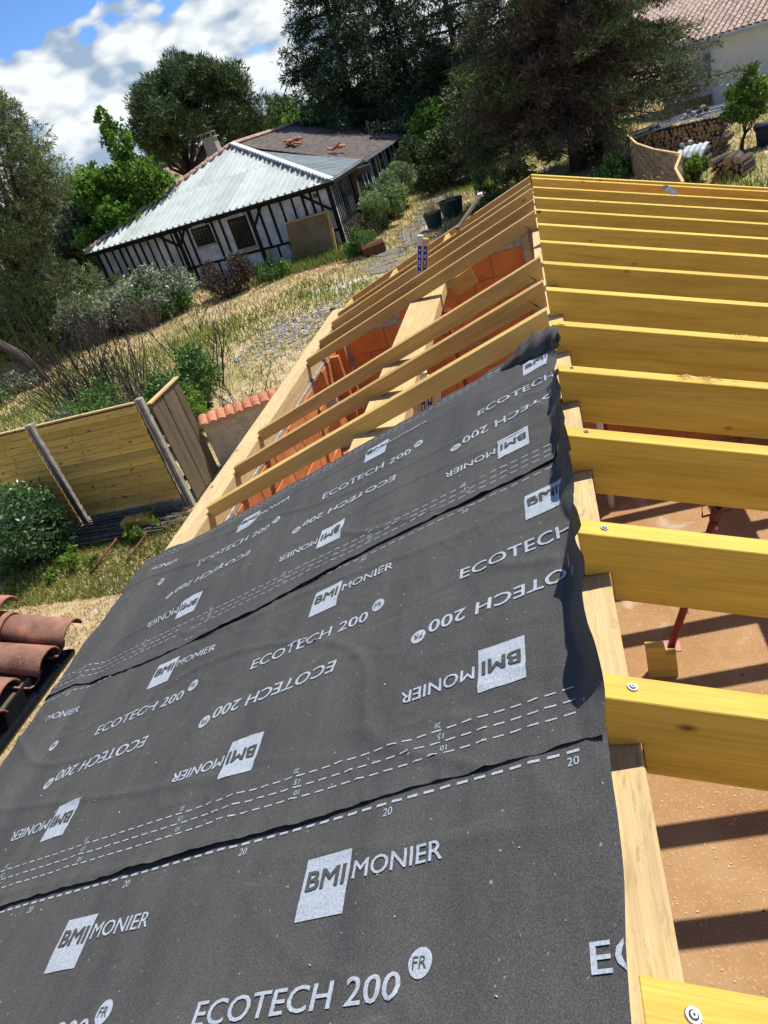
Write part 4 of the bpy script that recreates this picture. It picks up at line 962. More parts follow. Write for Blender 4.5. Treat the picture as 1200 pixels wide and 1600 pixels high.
child(slab(True, 4.3, 5.0, -1.37, -1.24, 0.02, 0.06), 'lintel_plaster', M['limewash'], house)
child(slab(True, 6.3, 7.0, -1.33, -1.22, 0.02, 0.06), 'lintel_plaster', M['limewash'], house)
child(slab(True, 0.58, 0.84, -1.50, -1.34, 0.0, 0.02), 'vent', M['window'], house)
# side wall
k = 0; s = 0.18
while s < 15.4:
    if s < 3.4: stud(s, ZG, ZE, 0.085, False)
    else: stud(s, ZG, ZE, 0.20 if k % 3 else 0.34, False)
    s += 0.27 if s < 3.4 else 0.52; k += 1
child(slab(False, 1.25, 1.75, -2.62, -1.25, 0.04, 0.07), 'shutter', M['window'], house)
child(slab(False, 3.45, 3.95, ZG, ZE, 0.02, 0.16), 'thick_post', M['greywood'], house)
child(slab(False, 4.4, 15.3, -2.35, -1.2, 0.035, 0.06), 'dark_opening', M['window'], house)
for s in (5.3, 6.0, 6.9, 7.3, 8.6, 9.3, 10.6, 11.2, 12.6, 13.7): child(slab(False, s, s+0.16, -2.6, -1.2, 0.062, 0.09), 'pale_board', M['limewash'], house)
child(slab(False, 0.1, 15.4, -2.72, -2.64, 0.0, 0.05), 'rail', M['darkwood'], house)
# roof planes
E0 = Vector((-21.0, 31.8, -1.05)); E1 = Vector((-7.7, 29.7, -1.05)); E2 = Vector((-7.05, 46.2, -1.05)); AP = Vector((-14.1, 37.4, 1.26)); RE = Vector((-13.6, 50.6, 1.26)); EM = Vector((-7.48, 35.3, -1.05)); E2 = Vector((-7.0, 46.0, -1.05))
def tri_sheets(name, P0, P1, top, nn, part, rib=0.06, rib_n=4, rh=0.045):
    """metal sheets: strips along the slope between eave P0-P1 and a peak 'top' (triangle)"""
    ev = (P1-P0); L = ev.length; e = ev.normalized(); nrm = ev.cross(top-P0).normalized(); nrm = nrm if nrm.z > 0 else -nrm
    up = nrm.cross(e).normalized(); up = up if up.z > 0 else -up
    tt = (top-P0).dot(e); hh = (top-P0).dot(up)
    def hmax(s): return hh*(s/tt if s < tt else (L-s)/(L-tt))
    def P(s, h, o=0): return P0+e*s+up*h+nrm*o
    nst = max(1, int(L/nn)); 
    for k in range(nst):
        s0, s1 = L*k/nst, L*(k+1)/nst
        for row in (0, 1):
            lim = hh*0.50
            mb = MB(); lo = (0 if row == 0 else lim-0.12); 
            ss = [s0+(s1-s0)*q/rib_n for q in range(rib_n+1)]
            ok = False
            for q in range(rib_n):
                a, b2 = ss[q], ss[q+1]; 
                ha, hb = hmax(a), hmax(b2)
                if tt > a and tt < b2: ha = hb = min(ha, hb)
                if row == 0: ha, hb = min(ha, lim), min(hb, lim)
                if ha <= lo+0.01 and hb <= lo+0.01: continue
                ha, hb = max(ha, lo), max(hb, lo); o_ = 0.02+0.012*row; ok = True
                mb.add([P(a, lo, o_), P(b2, lo, o_), P(b2, hb, o_), P(a, ha, o_), P(a, lo, o_-0.012), P(b2, lo, o_-0.012), P(b2, hb, o_-0.012), P(a, ha, o_-0.012)], BOXF)
                hm = min(ha, hb) if True else 0
                if hm > lo+0.05:
                    c0 = a+0.02; mb.add([P(c0, lo, o_), P(c0+rib, lo, o_), P(c0+rib, hm, o_), P(c0, hm, o_), P(c0+rib*0.3, lo, o_+rh), P(c0+rib*0.7, lo, o_+rh), P(c0+rib*0.7, hm, o_+rh), P(c0+rib*0.3, hm, o_+rh)], BOXF)
            if ok: child(mb, part, M['sheetmetal'], house)
tri_sheets('front', E1, E0, AP, 1.0, 'metal_sheet', rib=0.13, rib_n=3, rh=0.085)
def quad_strip_sheets():
    # right slope metal area: corner E1, eave EM, apex AP
    tri_sheets('side', E1, EM, AP, 1.0, 'metal_sheet', rib=0.13, rib_n=3, rh=0.10)
quad_strip_sheets()
child(MB().bar(E1+Vector((0, 0, 0.10)), AP+Vector((0, 0, 0.14)), 0.34, 0.03), 'hip_cap', M['sheetmetal'], house)
mb = MB()
for k in range(34):
    p = (E1+Vector((-0.12, -0.12, 0.10))).lerp(AP+Vector((-0.12, -0.12, 0.14)), k/34); q = (E1+Vector((-0.12, -0.12, 0.10))).lerp(AP+Vector((-0.12, -0.12, 0.14)), (k+0.5)/34); mb.bar(p, q, 0.1, 0.09)
child(mb, 'hip_cap_bolts', M['greysheet'], house)
ht = barrel(0.46, 0.17, 0.20, 0.025, M['pinktile'], 'hip_tile', n=8)
hd = (E0-AP); hl = hd.length; hd.normalize()
for k in range(int(hl/0.36)):
    o_ = D.objects.new('hip_tile', ht); COL.objects.link(o_); place(o_, house, frame(AP+hd*0.36*k+Vector((0, 0, 0.04)), hd, (0, 0, 1)))
# brown tiled slope, heightfield of courses
def tiled_plane(name, A, B, C_, D_, pitch, course, mat, amp=0.03, nx_per=4, ny_per=3, parent=None, step=0.02):
    """A-B eave, D-C ridge; quad patch"""
    A, B, C_, D_ = map(Vector, (A, B, C_, D_)); L = (B-A).length; Hh = (D_-A).length; nc = max(1, int(L/pitch)); nr = max(1, int(Hh/course)); V = []; F = []
    nrm = (B-A).cross(D_-A).normalized(); nrm = nrm if nrm.z > 0 else -nrm
    ni, nj = nc*nx_per, nr*ny_per
    for j in range(nj+1):
        for i in range(ni+1):
            s, t = i/ni, j/nj; p = A.lerp(B, s).lerp(D_.lerp(C_, s), t); q = (j % ny_per)/ny_per
            h = amp*abs(math.sin(math.pi*(i % nx_per)/nx_per))+step*(1-q)+0.008*noise.noise((i*0.7, j*0.9, 0)); V.append(p+nrm*h)
    for j in range(nj):
        for i in range(ni): F.append((j*(ni+1)+i, j*(ni+1)+i+1, (j+1)*(ni+1)+i+1, (j+1)*(ni+1)+i))
    o_ = link(name, mesh(name, V, F, mat)); o_['kind'] = 'stuff'
    if parent: o_.parent = parent; o_.matrix_parent_inverse = Matrix.Translation(parent.location).inverted()
    return o_
tiled_plane('roof_tiling', EM, E2, RE, AP, 0.3, 0.36, M['brownroof'], 0.045, 4, 2, house, 0.03)
# backing of the roof so that it is solid, and left slope behind
mb = MB(); dn = Vector((0, 0, -0.06))
mb.add([E0+dn, E1+dn, AP+dn, EM+dn, E2+dn, RE+dn], [(0, 1, 2), (1, 3, 2), (3, 4, 5, 2)])
L2 = Vector((-20.4, 48.5, -1.05)); mb.add([E0+dn, AP+dn, RE+dn, L2+dn], [(0, 1, 2, 3)]); child(mb, 'roof_deck', M['brownroof'], house)
tiled_plane('roof_tiling', L2, E0, AP, RE, 0.3, 0.36, M['pinktile'], 0.045, 2, 1, house, 0.03)
for k in range(int((RE-AP).length/0.45)):
    o_ = D.objects.new('ridge_tile', D.meshes.get('hip_tile')); COL.objects.link(o_); place(o_, house, frame(AP+(RE-AP).normalized()*0.45*k+Vector((0, 0, 0.03)), (RE-AP), (0, 0, 1)))
child(MB().bar(EM+Vector((0.08, 0, -0.02)), E2+Vector((0.08, 0, -0.02)), 0.1, 0.1), 'gutter', M['greysheet'], house)
child(MB().bar(E1+Vector((0.0, -0.03, -0.07)), E0+Vector((0, -0.03, -0.07)), 0.06, 0.12), 'front_fascia', M['darkwood'], house)
child(MB().bar(E1+Vector((0.05, 0, -0.07)), EM+Vector((0.05, 0, -0.07)), 0.06, 0.12), 'side_fascia', M['darkwood'], house)
child(MB().bar(Vector((-7.9, 33.7, -1.3)), Vector((-6.9, 33.9, -1.3)), 0.3, 0.3), 'joist_end', M['greywood'], house)
# heaps of red tiles on the roof
def tile_heap(c, label, n, sd):
    rnd = random.Random(sd); r = empty('tile_heap', c, label=label, cat='tile heap', group='heaps of loose red tiles on the old roof'); me = barrel(0.42, 0.11, 0.12, 0.02, M['tile'], 'tile', n=6)
    for k in range(n):
        o_ = D.objects.new('tile', me); COL.objects.link(o_); o_.parent = r; o_.location = (rnd.uniform(-.35, .35), rnd.uniform(-.6, .3), rnd.uniform(0.05, .28)); o_.rotation_euler = (rnd.uniform(-.5, .5), rnd.uniform(-.4, .4), rnd.uniform(-0.6, .9))
tile_heap((-11.4, 38.3, 0.42), 'larger heap of loose red tiles on the brown roof, nearer the ridge', 8, 3)
tile_heap((-8.9, 36.9, -0.45), 'smaller heap of loose red tiles on the brown roof, nearer the eave', 4, 5)
# chimney
o = empty('chimney', (-16.6, 41.2, -1), label='grey rendered chimney with a cap behind the left hip of the old roof', cat='chimney')
me = MB(); me.add([(-17.15, 40.9, -1.2), (-16.2, 40.9, -1.2), (-16.2, 41.7, -1.2), (-17.15, 41.7, -1.2), (-17.0, 41.0, 1.95), (-16.35, 41.0, 1.95), (-16.35, 41.6, 1.95), (-17.0, 41.6, 1.95)], BOXF); child(me, 'stack', M['concrete'], o)
child(MB().box(-17.1, -16.25, 40.9, 41.7, 1.95, 2.02), 'rim', M['concrete'], o); child(MB().box(-17.25, -16.35, 40.9, 41.7, 2.22, 2.27), 'cap_plate', M['greysheet'], o)
for x in (-17.0, -16.4):
    for y in (41.0, 41.6): child(MB().box(x-0.03, x+0.03, y-0.03, y+0.03, 2.0, 2.24), 'cap_post', M['greysheet'], o)
# board leaning on the corner of the house
o = empty('brown_board', (-9.1, 29.6, ZG), label='large brown stained panel leaning against the house corner', cat='panel')
a0, a1 = wallpt(0.28, -3.86, 0.75), wallpt(2.28, -3.86, 0.75); b0, b1 = wallpt(0.28, -2.08, 0.25), wallpt(2.28, -2.1, 0.25); off = nF*0.12
mb = MB(); mb.add([a0, a1, a1+off, a0+off, b0, b1, b1+off, b0+off], BOXF); child(mb, 'board', M['ochrepanel'], o)
child(MB().bar(a0+nF*0.12+uF*(-0.05), b0+nF*0.12+uF*(-0.05), 0.12, 0.10), 'side_frame', M['pine'], o)
child(MB().bar(b0+nF*0.06, b1+nF*0.06, 0.16, 0.06), 'top_frame', M['pine'], o)
o = MB().bar(wallpt(3.55, -3.8, 0.5), wallpt(3.6, -2.95, 0.12), 0.16, 0.05).build('broken_plank', M['pine']); tag(o, label='short reddish plank propped at the old house wall beside the brown panel', cat='plank')

# ------------------------------------------------------------------ far roofs
def far_roof(label, A, B, rise, run, mat, wallh=2.2, name='neighbour_house'):
    A, B = Vector(A), Vector(B); e = (B-A).normalized(); n = Vector((-e.y, e.x, 0)); 
    if n.y < 0: n = -n
    r = empty(name, A, label=label, cat='house'); C_ = B+n*run+Vector((0, 0, rise)); D_ = A+n*run+Vector((0, 0, rise))
    tiled_plane('roof_tiling', A, B, C_, D_, 0.3, 0.4, mat, 0.06, 4, 2, r, 0.04)
    A2, B2 = A+n*run*2, B+n*run*2; mb = MB(); mb.add([A, B, C_, D_, A2, B2], [(0, 4, 3), (1, 2, 5), (3, 2, 5, 4)]); child(mb, 'roof_deck', mat, r)
    i_ = 0.35; P_ = [A+e*i_+n*i_, B-e*i_+n*i_, B2-e*i_-n*i_, A2+e*i_-n*i_]; mb = MB(); mb.add([p-Vector((0, 0, wallh)) for p in P_]+[p-Vector((0, 0, 0.05)) for p in P_], BOXF); child(mb, 'wall', M['plaster'], r)
far_roof('house with pink tiled roof glimpsed between the oak and the umbrella pine', (-32, 55, -0.6), (-19.5, 55.5, -0.6), 1.9, 5.5, M['pinktile'], 3)
far_roof('low tiled outbuilding behind the leaning trunks at the left', (-31, 40, -1.0), (-22.5, 39.0, -1.0), 1.1, 3.0, M['pinktile'], 2.6, 'tiled_outbuilding')

# ------------------------------------------------------------------ white house at the right
wh = empty('white_house', (10, 39, GZ0), label='white rendered house with a light barrel tile roof behind the log piles', cat='house')
ed = Vector((1.95, -1.14, 0)).normalized(); en = Vector((-ed.y, ed.x, 0)); wc = Vector((8.15, 37.75, 0))
def pr(p, z0, z1, l, d, mat, name):
    q = [p, p+ed*l, p+ed*l+en*d, p+en*d]; mb = MB(); mb.add([Vector((*v.xy, z0)) for v in q]+[Vector((*v.xy, z1)) for v in q], BOXF); return child(mb, name, mat, wh)
pr(wc, -3.5, -0.80, 11, 6, M['whiteplaster'], 'front_wall')
w2 = Vector((6.8, 42.1, 0)); pr(w2, -3.5, -0.7, 4.5, 3, M['whiteplaster'], 'rear_wall')
pr(w2-ed*0.02-en*0.03, -3.5, -3.2, 4.4, 0.03, M['concrete'], 'plinth')
def whwin(s, z0, z1, w_):
    f_ = pr(w2+ed*s-en*0.06, z0, z1, w_, 0.055, M['whitepaint'], 'window'); x_ = pr(w2+ed*(s+0.07)-en*0.068, z0+0.07, z1-0.07, w_-0.14, 0.007, M['bluewin'], 'pane')
    pr(w2+ed*(s-0.08)-en*0.14, z0-0.08, z0-0.01, w_+0.16, 0.13, M['whiteplaster'], 'sill')
whwin(0.75, -2.75, -2.1, 0.55); whwin(1.9, -2.55, -1.4, 0.6)
ee = wc-en*0.45-ed*0.5
tiltn = 0.32
pr(wc-en*0.46-ed*0.4, -0.86, -0.70, 11.6, 0.46, M['whitepaint'], 'fascia')
child(MB().tube([ee+Vector((0, -0.05, -0.74)), ee+ed*11.5+Vector((0, -0.05, -0.74))], 0.07, 8), 'gutter', M['whitepaint'], wh, True)
child(MB().tube([wc+Vector((-0.06, -0.1, -0.85)), wc+Vector((-0.06, -0.1, -3.4))], 0.05, 8), 'downpipe', M['whitepaint'], wh, True)
dk = MB(); q0 = ee-ed*3.2+en*2.2+Vector((0, 0, -0.72+2.2*tiltn)); q1 = ee+ed*11+Vector((0, 0, -0.72)); q2 = q1+en*6.5+Vector((0, 0, 6.5*tiltn)); q3 = ee-ed*6+en*6.5+Vector((0, 0, -0.72+6.5*tiltn)); qc = ee+Vector((0, 0, -0.72))
dk.add([qc, q1, q2, q3], [(0, 1, 2, 3)]); 
child(dk, 'roof_deck', M['lighttile'], wh)
ft = barrel(0.42, 0.11, 0.13, 0.02, M['lighttile'], 'roof_tile', n=6)
cands = []
for i in range(-16, 22):
    for j in range(0, 18):
        s = i*0.27; h = j*0.34
        if s < -h*0.9: continue
        p = ee+ed*s+en*(h*0.952)+Vector((0, 0, -0.70+h*0.952*tiltn+0.02)); cands.append((p, i, j))
cands.sort(key=lambda c: c[0].y+c[0].x*0.6)
mbr = MB(); dirx = (-en-Vector((0, 0, tiltn))).normalized(); rest = 0
base_v = [v.co.copy() for v in ft.vertices]; base_f = [tuple(p.vertices) for p in ft.polygons]
for q, (p, i, j) in enumerate(cands):
    mw = frame(p-dirx*0.36, dirx, (0, 0, 1)) @ Matrix.Rotation(random.uniform(-.02, .02), 4, 'Z')
    if q < 290:
        o_ = D.objects.new('roof_tile', ft); COL.objects.link(o_); place(o_, wh, mw)
    else: mbr.add([mw @ v for v in base_v], base_f)
x_ = child(mbr, 'far_roof_tiles', M['lighttile'], wh); x_['kind'] = 'stuff'

# ------------------------------------------------------------------ log piles, woven fence, bin
def log_mesh(r, L, seed):
    rnd = random.Random(seed); n = 8; V = []; F = []; rr = [r*rnd.uniform(0.85, 1.1) for _ in range(n)]
    for y in (0, L):
        for k in range(n): a = 2*math.pi*k/n; V.append((rr[k]*math.cos(a), y, rr[k]*math.sin(a)))
    F += [tuple(range(n)), tuple(n+k for k in range(n))[::-1]]+[(k, n+k, n+(k+1) % n, (k+1) % n) for k in range(n)]
    me = D.meshes.new('log'); me.from_pydata(V, [], F); me.materials.append(M['logbark']); me.materials.append(M['logend']); me.polygons.foreach_set('material_index', [1, 1]+[0]*n); me.update(); return me
LOGS = [log_mesh(random.uniform(0.05, 0.085), 0.8, s) for s in range(7)]
def log_pile(root, A, B, h, rows_depth=1, yaw_j=0.06, maxn=200):
    A, B = Vector(A), Vector(B); e = (B-A).normalized(); n = Vector((-e.y, e.x, 0)); n = n if n.y > 0 else -n; L = (B-A).length
    z = A.z+0.07; row = 0; cnt = 0
    while z < A.z+h:
        s = 0.08+(0.065 if row % 2 else 0)
        while s < L-0.05 and cnt < maxn:
            me = random.choice(LOGS); o_ = D.objects.new('log', me); COL.objects.link(o_); 
            p = A+e*s+n*random.uniform(-0.06, 0.08); place(o_, root, frame((p.x, p.y, z+random.uniform(-.012, .012)), (e+n*random.uniform(-yaw_j, yaw_j)), (0, 0, 1)) @ Matrix.Rotation(random.uniform(0, 6), 4, 'Y'))
            s += random.uniform(0.12, 0.155); cnt += 1
        z += 0.115; row += 1
r1 = empty('log_stack', (4.6, 26.8, GZ0), label='long stack of split logs under dark roofing sheets by the white house', cat='log stack', group='firewood piles')
log_pile(r1, (3.35, 27.6, GZ0), (5.85, 26.05, GZ0), 1.02, maxn=190)
r2 = empty('log_stack', (5.0, 22.2, GZ0), label='small heap of thick round logs nearest the yellow rafters', cat='log stack', group='firewood piles')
log_pile(r2, (4.66, 22.45, GZ0), (5.45, 21.85, GZ0), 0.45, maxn=40)
for k, (dx, dz, rr_, yw) in enumerate(((0.38, 0.50, 0.12, 0.1), (0.02, 0.52, 0.10, -0.3), (0.60, 0.48, 0.10, 0.35))):
    o_ = D.objects.new('log', log_mesh(rr_, 0.6, 40+k)); COL.objects.link(o_); o_.parent = r2; o_.location = (-0.35+dx, 0.05-dx*0.5, dz); o_.rotation_euler = (0.05, 0, yw-0.7)
r3 = empty('log_stack', (4.3, 24.2, GZ0), label='low log heap between the woven fence and the long stack', cat='log stack', group='firewood piles')
log_pile(r3, (3.75, 24.6, GZ0), (4.85, 24.0, GZ0), 0.62, maxn=60)
def corr(root_or_none, name, A, B, depth, drop, waves, label, mat, thick=0.01, sagx=0.0, amp=0.03):
    A, B = Vector(A), Vector(B); e = (B-A).normalized(); n = Vector((e.y, -e.x, 0)); n = n if n.y < 0 else -n; nx = waves*4; V = []; F = []
    for j in range(5):
        for i in range(nx+1):
            s = i/nx; t = j/4; p = A.lerp(B, s)+n*depth*t; V.append((p.x, p.y, p.z-drop*t*t+amp*math.sin(i*math.pi/2)+sagx*math.sin(math.pi*s)))
    for j in range(4):
        for i in range(nx): F.append((j*(nx+1)+i, j*(nx+1)+i+1, (j+1)*(nx+1)+i+1, (j+1)*(nx+1)+i))
    me = mesh(name, V, F, mat, False); o_ = link(name, me); sd = o_.modifiers.new('s', 'SOLIDIFY'); sd.thickness = thick; tag(o_, label=label, cat='roofing sheet', group='roofing sheets on the firewood'); return o_
# three lapped flat sheets on the long stack, running along it
for k in range(3):
    e = (Vector((5.95, 26.0, 0))-Vector((3.2, 27.7, 0))).normalized(); n = Vector((-e.y, e.x, 0))
    A = Vector((3.15, 27.72, -2.42))+n*(0.30*k-0.12)+Vector((0, 0, 0.05*k)); B = Vector((6.0, 25.95, -2.16))+n*(0.30*k-0.12)+Vector((0, 0, 0.05*k))
    mid = A.lerp(B, 0.55)+Vector((0, 0, 0.10))
    mb = MB().bar(A, mid, 0.34, 0.015).bar(mid, B, 0.34, 0.015).bar(A+Vector((0, 0, .02)), mid+Vector((0, 0, .02)), 0.05, 0.03).bar(mid+Vector((0, 0, .02)), B+Vector((0, 0, .02)), 0.05, 0.03)
    o_ = mb.build('roofing_sheet', M['greysheet']); tag(o_, label=['front roofing sheet along the top of the long log stack', 'middle roofing sheet along the top of the long log stack', 'rear roofing sheet along the top of the long log stack'][k], cat='roofing sheet', group='roofing sheets on the firewood')
corr(None, 'roofing_sheet', (4.35, 24.5, -2.62), (5.05, 24.0, -2.60), 0.75, 0.42, 5, 'curved pale corrugated sheet hanging over the low log heap', M['greysheet2'], amp=0.022)
for k, (p, lb) in enumerate((((4.02, 27.15, -2.28), 'left stone weighting the roofing sheets'), ((5.0, 26.6, -2.12), 'dark middle stone weighting the roofing sheets'), ((5.35, 26.3, -2.08), 'pale stacked stones on the right end of the roofing sheets'), ((4.45, 24.4, -2.60), 'pale stone on the low log heap'))):
    r = empty('weight_stone', p, label=lb, cat='stone', group='stones on the firewood sheets')
    for q in range(3):
        bm = bmesh.new(); bmesh.ops.create_icosphere(bm, subdivisions=2, radius=0.09)
        for v in bm.verts: v.co *= 1+0.35*noise.noise(v.co*9+Vector((q, k, 0)))
        me = D.meshes.new('stone'); bm.to_mesh(me); bm.free(); o_ = link('stone', me, M['stone'] if (q+k) % 2 else M['logbark'], r); o_.location = (q*0.11-0.1, 0.02*q, 0.06+0.09*(q == 1)); o_.scale = (1, 0.8, 0.75)
# woven panel fence
tops = [(2.62, 33.2), (2.96, 29.6), (3.10, 29.0), (3.17, 26.9), (3.12, 24.7), (3.30, 22.7), (3.66, 20.7), (3.22, 19.0), (3.05, 17.2)]
for k in range(len(tops)-1):
    (x0, y0), (x1, y1) = tops[k], tops[k+1]
    r = empty('woven_fence_panel', ((x0+x1)/2, (y0+y1)/2, GZ0), label=['woven fence panel hidden behind the brown conifer', 'narrow woven panel at the conifer end of the zigzag fence', 'woven panel second from the conifer', 'woven panel third from the conifer, where the fence top steps down', 'long woven panel in the middle of the zigzag fence', 'woven panel nearest the yellow rafters with brickwork pattern', 'edge-on woven panel turning back from the fence corner', 'last edge-on panel cut by the yellow rafters'][k], cat='fence panel', group='panels of the woven fence')
    A, B = Vector((x0, y0, 0)), Vector((x1, y1, 0)); L = (B-A).length; e = (B-A)/L; n = Vector((e.y, -e.x, 0)); zt_ = -2.2; nr_ = 9; ncol = max(1, int(L/0.42))
    for q in range(ncol):
        for i in range(nr_):
            zz = -3.42+i*(1.2/nr_)+0.004; o_ = ((q+i) % 2)*0.022-0.011; p = A+e*(L*q/ncol+0.006)+n*o_+Vector((0, 0, zz+0.055)); p2 = A+e*(L*(q+1)/ncol-0.006)+n*o_+Vector((0, 0, zz+0.055)); mid = (p+p2)/2+n*0.012
            child(MB().bar(p, mid, 0.014, 0.122).bar(mid, p2, 0.014, 0.122), 'slat', M['panelwood'], r)
    child(MB().bar(A+Vector((0, 0, -2.185)), B+Vector((0, 0, -2.185)), 0.06, 0.035), 'top_rail', M['palewood'], r)
    child(MB().bar(A+Vector((0, 0, -3.5)), A+Vector((0, 0, -2.17)), 0.06, 0.06, up=(0, 1, 0)), 'post', M['panelwood'], r)
o = empty('navy_bin', (6.95, 25.6, GZ0), label='navy plastic box at the right edge beside the small fruit tree', cat='box')
child(MB().add([(6.62, 25.3, GZ0-.05), (7.5, 25.0, GZ0-.05), (7.7, 25.6, GZ0-.05), (6.8, 25.9, GZ0-.05), (6.56, 25.25, -2.85), (7.55, 24.92, -2.85), (7.77, 25.65, -2.85), (6.76, 25.98, -2.85)], BOXF), 'body', M['navybin'], o)
child(MB().add([(6.5, 25.2, -2.849), (7.6, 24.85, -2.849), (7.83, 25.7, -2.849), (6.7, 26.05, -2.849), (6.55, 25.25, -2.79), (7.55, 24.92, -2.76), (7.77, 25.65, -2.74), (6.76, 25.98, -2.77)], BOXF), 'lid', M['navybin'], o)

# ------------------------------------------------------------------ pots, stump, path slabs, rubble
def pot(p, r_, h, label, sd):
    o_ = empty('plant_pot', p, label=label, cat='plant pot', group='green tubs with dry plants'); prof = [(r_*0.78, 0), (r_, h), (r_*1.06, h), (r_*1.06, h+0.03), (r_*0.93, h+0.03), (r_*0.9, h-0.05)]; n = 18; V = []; F = []
    for a, z in prof:
        for k in range(n): V.append((p[0]+a*math.cos(2*math.pi*k/n), p[1]+a*math.sin(2*math.pi*k/n), p[2]+z))
    for i in range(len(prof)-1):
        for k in range(n): F.append((i*n+k, i*n+(k+1) % n, (i+1)*n+(k+1) % n, (i+1)*n+k))
    F.append(tuple(5*n+k for k in range(n))); child(MB().add(V, F), 'tub', M['greenplastic'], o_)
    rnd = random.Random(sd); mb = MB()
    for k in range(46):
        a = rnd.uniform(0, 6.3); q = Vector((p[0]+rnd.uniform(-.2, .2), p[1]+rnd.uniform(-.2, .2), p[2]+h-0.05)); l = rnd.uniform(0.25, 0.75); d = Vector((math.cos(a)*rnd.uniform(0.1, 0.5), math.sin(a)*rnd.uniform(0.1, 0.5), 1)).normalized(); mb.tube([q, q+d*l*0.5, q+d*l+Vector((0, 0, -0.05))], [0.008, 0.006, 0.002], 3)
    child(mb, 'dry_stems', M['straw'], o_)
pot((-3.95, 28.6, -3.58), 0.36, 0.5, 'left dark green tub with dry stems beside the path', 1)
pot((-3.35, 30.2, -3.58), 0.50, 0.55, 'larger right dark green tub with tall dry stems', 2)
o = empty('tree_stump', (-6.0, 26.6, -3.6), label='reddish cut stump lying in front of the bush at the house corner', cat='stump'); child(MB().tube([(-6.5, 26.5, -3.42), (-5.7, 26.75, -3.40)], [0.24, 0.27], 12), 'bark', M['rust'], o); child(MB().tube([(-5.70, 26.75, -3.40), (-5.685, 26.755, -3.40)], 0.25, 12), 'cut_face', M['logend'], o)
for k in range(16):
    y = 23.4+k*0.9; x = -5.35+0.07*k+random.uniform(-.45, .45); n = 7; rr = [random.uniform(0.35, 0.75) for _ in range(n)]
    z = gz(x, y)+0.03; V = [(x+rr[q]*1.25*math.cos(2*math.pi*q/n), y+rr[q]*math.sin(2*math.pi*q/n), z) for q in range(n)]
    mb = MB().add(V+[(a, b_, c_-0.12) for a, b_, c_ in V], [tuple(range(n))]+[(q, n+q, n+(q+1) % n, (q+1) % n) for q in range(n)])
    o_ = mb.build('stepping_slab', M['flag']); tag(o_, kind='structure')
def rubble(name, cen, sx, sy, n, lab, mat='stone', smin=0.02, smax=0.10):
    mb = MB(); 
    for k in range(n):
        x, y = random.gauss(cen[0], sx), random.gauss(cen[1], sy)
        if x > -2.9 and y < 9: continue
        z = gz(x, y)+0.01; s = random.uniform(smin, smax); d = Vector((random.uniform(-1, 1), random.uniform(-1, 1), random.uniform(-.2, .3)))*s; mb.bar(Vector((x, y, z))-d, Vector((x, y, z))+d, s*random.uniform(0.5, 1.3), s*random.uniform(0.15, 0.5))
    o_ = mb.build(name, M[mat]); tag(o_, label=lab, cat='rubble', kind='stuff')
rubble('rubble', (-6.9, 18.3), 0.75, 1.3, 420, 'strip of pale and grey rubble crossing the dry lawn')
rubble('rubble', (-6.9, 18.3), 0.7, 1.2, 200, 'dark slate bits mixed into the rubble strip', 'greysheet')
rubble('rubble', (-6.3, 14.5), 0.8, 1.8, 240, 'pale gravel along the outside of the block wall', 'stone', 0.012, 0.04)
rubble('rubble', (-8.7, 27.0), 1.3, 0.5, 150, 'reddish fallen leaves and tile bits below the brown panel', 'tile', 0.02, 0.06)
for k, (a, b_) in enumerate((((-4.9, 15.7), (-5.9, 18.8)), ((-4.6, 16.0), (-5.3, 18.9)))):
    o_ = MB().bar((a[0], a[1], -3.3), (b_[0], b_[1], -3.32), 0.16, 0.05).build('charred_plank', M['darkwood']); tag(o_, label=['left charred plank lying at the rubble strip', 'right charred plank lying at the rubble strip'][k], cat='plank', group='charred planks')

# ------------------------------------------------------------------ grass
def blades(name, mat, n, region, h0, h1, label, seed, w_=0.008, dens=None, lean=0.5):
    rg = np.random.default_rng(seed); x0, x1, y0, y1 = region
    X = rg.uniform(x0, x1, n*3); Y = y0+(y1-y0)*rg.uniform(0, 1, n*3)**1.25
    keep = np.ones(len(X), bool)
    keep &= ~((X > -3.0) & (X < 5.0) & (Y < 8.9))
    # inside the camera's view only
    a = np.arctan2(X, Y); keep &= (a > math.radians(-46)-np.clip((14-Y)/10, 0, 1)*0.6) & (a < math.radians(18))
    keep &= ~((X < -7.8+0.04*(Y-30)) & (X > -21) & (Y > 30.0+(-7.95-X)*0.156) & (Y < 47))
    if dens is not None: keep &= dens(X, Y, rg)
    X, Y = X[keep][:n], Y[keep][:n]; m_ = len(X)
    Z = np.array([gz(x, y) for x, y in zip(X, Y)])
    dist = np.hypot(X, Y); sc = np.clip(dist/9.0, 0.9, 3.2)
    h = rg.uniform(h0, h1, m_)*np.clip(sc, 1, 1.8); wd = w_*sc; ang = rg.uniform(0, 6.283, m_); dx, dy = np.cos(ang)*wd, np.sin(ang)*wd
    la = rg.uniform(0, 6.283, m_); lx, ly = np.cos(la)*h*lean*rg.uniform(0.2, 1.3, m_), np.sin(la)*h*lean*rg.uniform(0.2, 1.3, m_)
    V = np.empty((m_, 3, 3)); V[:, 0] = np.stack([X-dx, Y-dy, Z], 1); V[:, 1] = np.stack([X+dx, Y+dy, Z], 1); V[:, 2] = np.stack([X+lx, Y+ly, Z+h], 1)
    o_ = link(name, quads_mesh(name, V.reshape(-1, 3), 3, mat)); tag(o_, label=label, cat='grass', kind='stuff'); return o_
def fN(X, Y, s, k=0): return np.sin(X*s+1.3*k)*np.cos(Y*s*1.13+k)+0.6*np.sin(X*s*2.3+Y*s*1.7+k)+0.5*np.sin(X*s*5.1-Y*s*4.3)
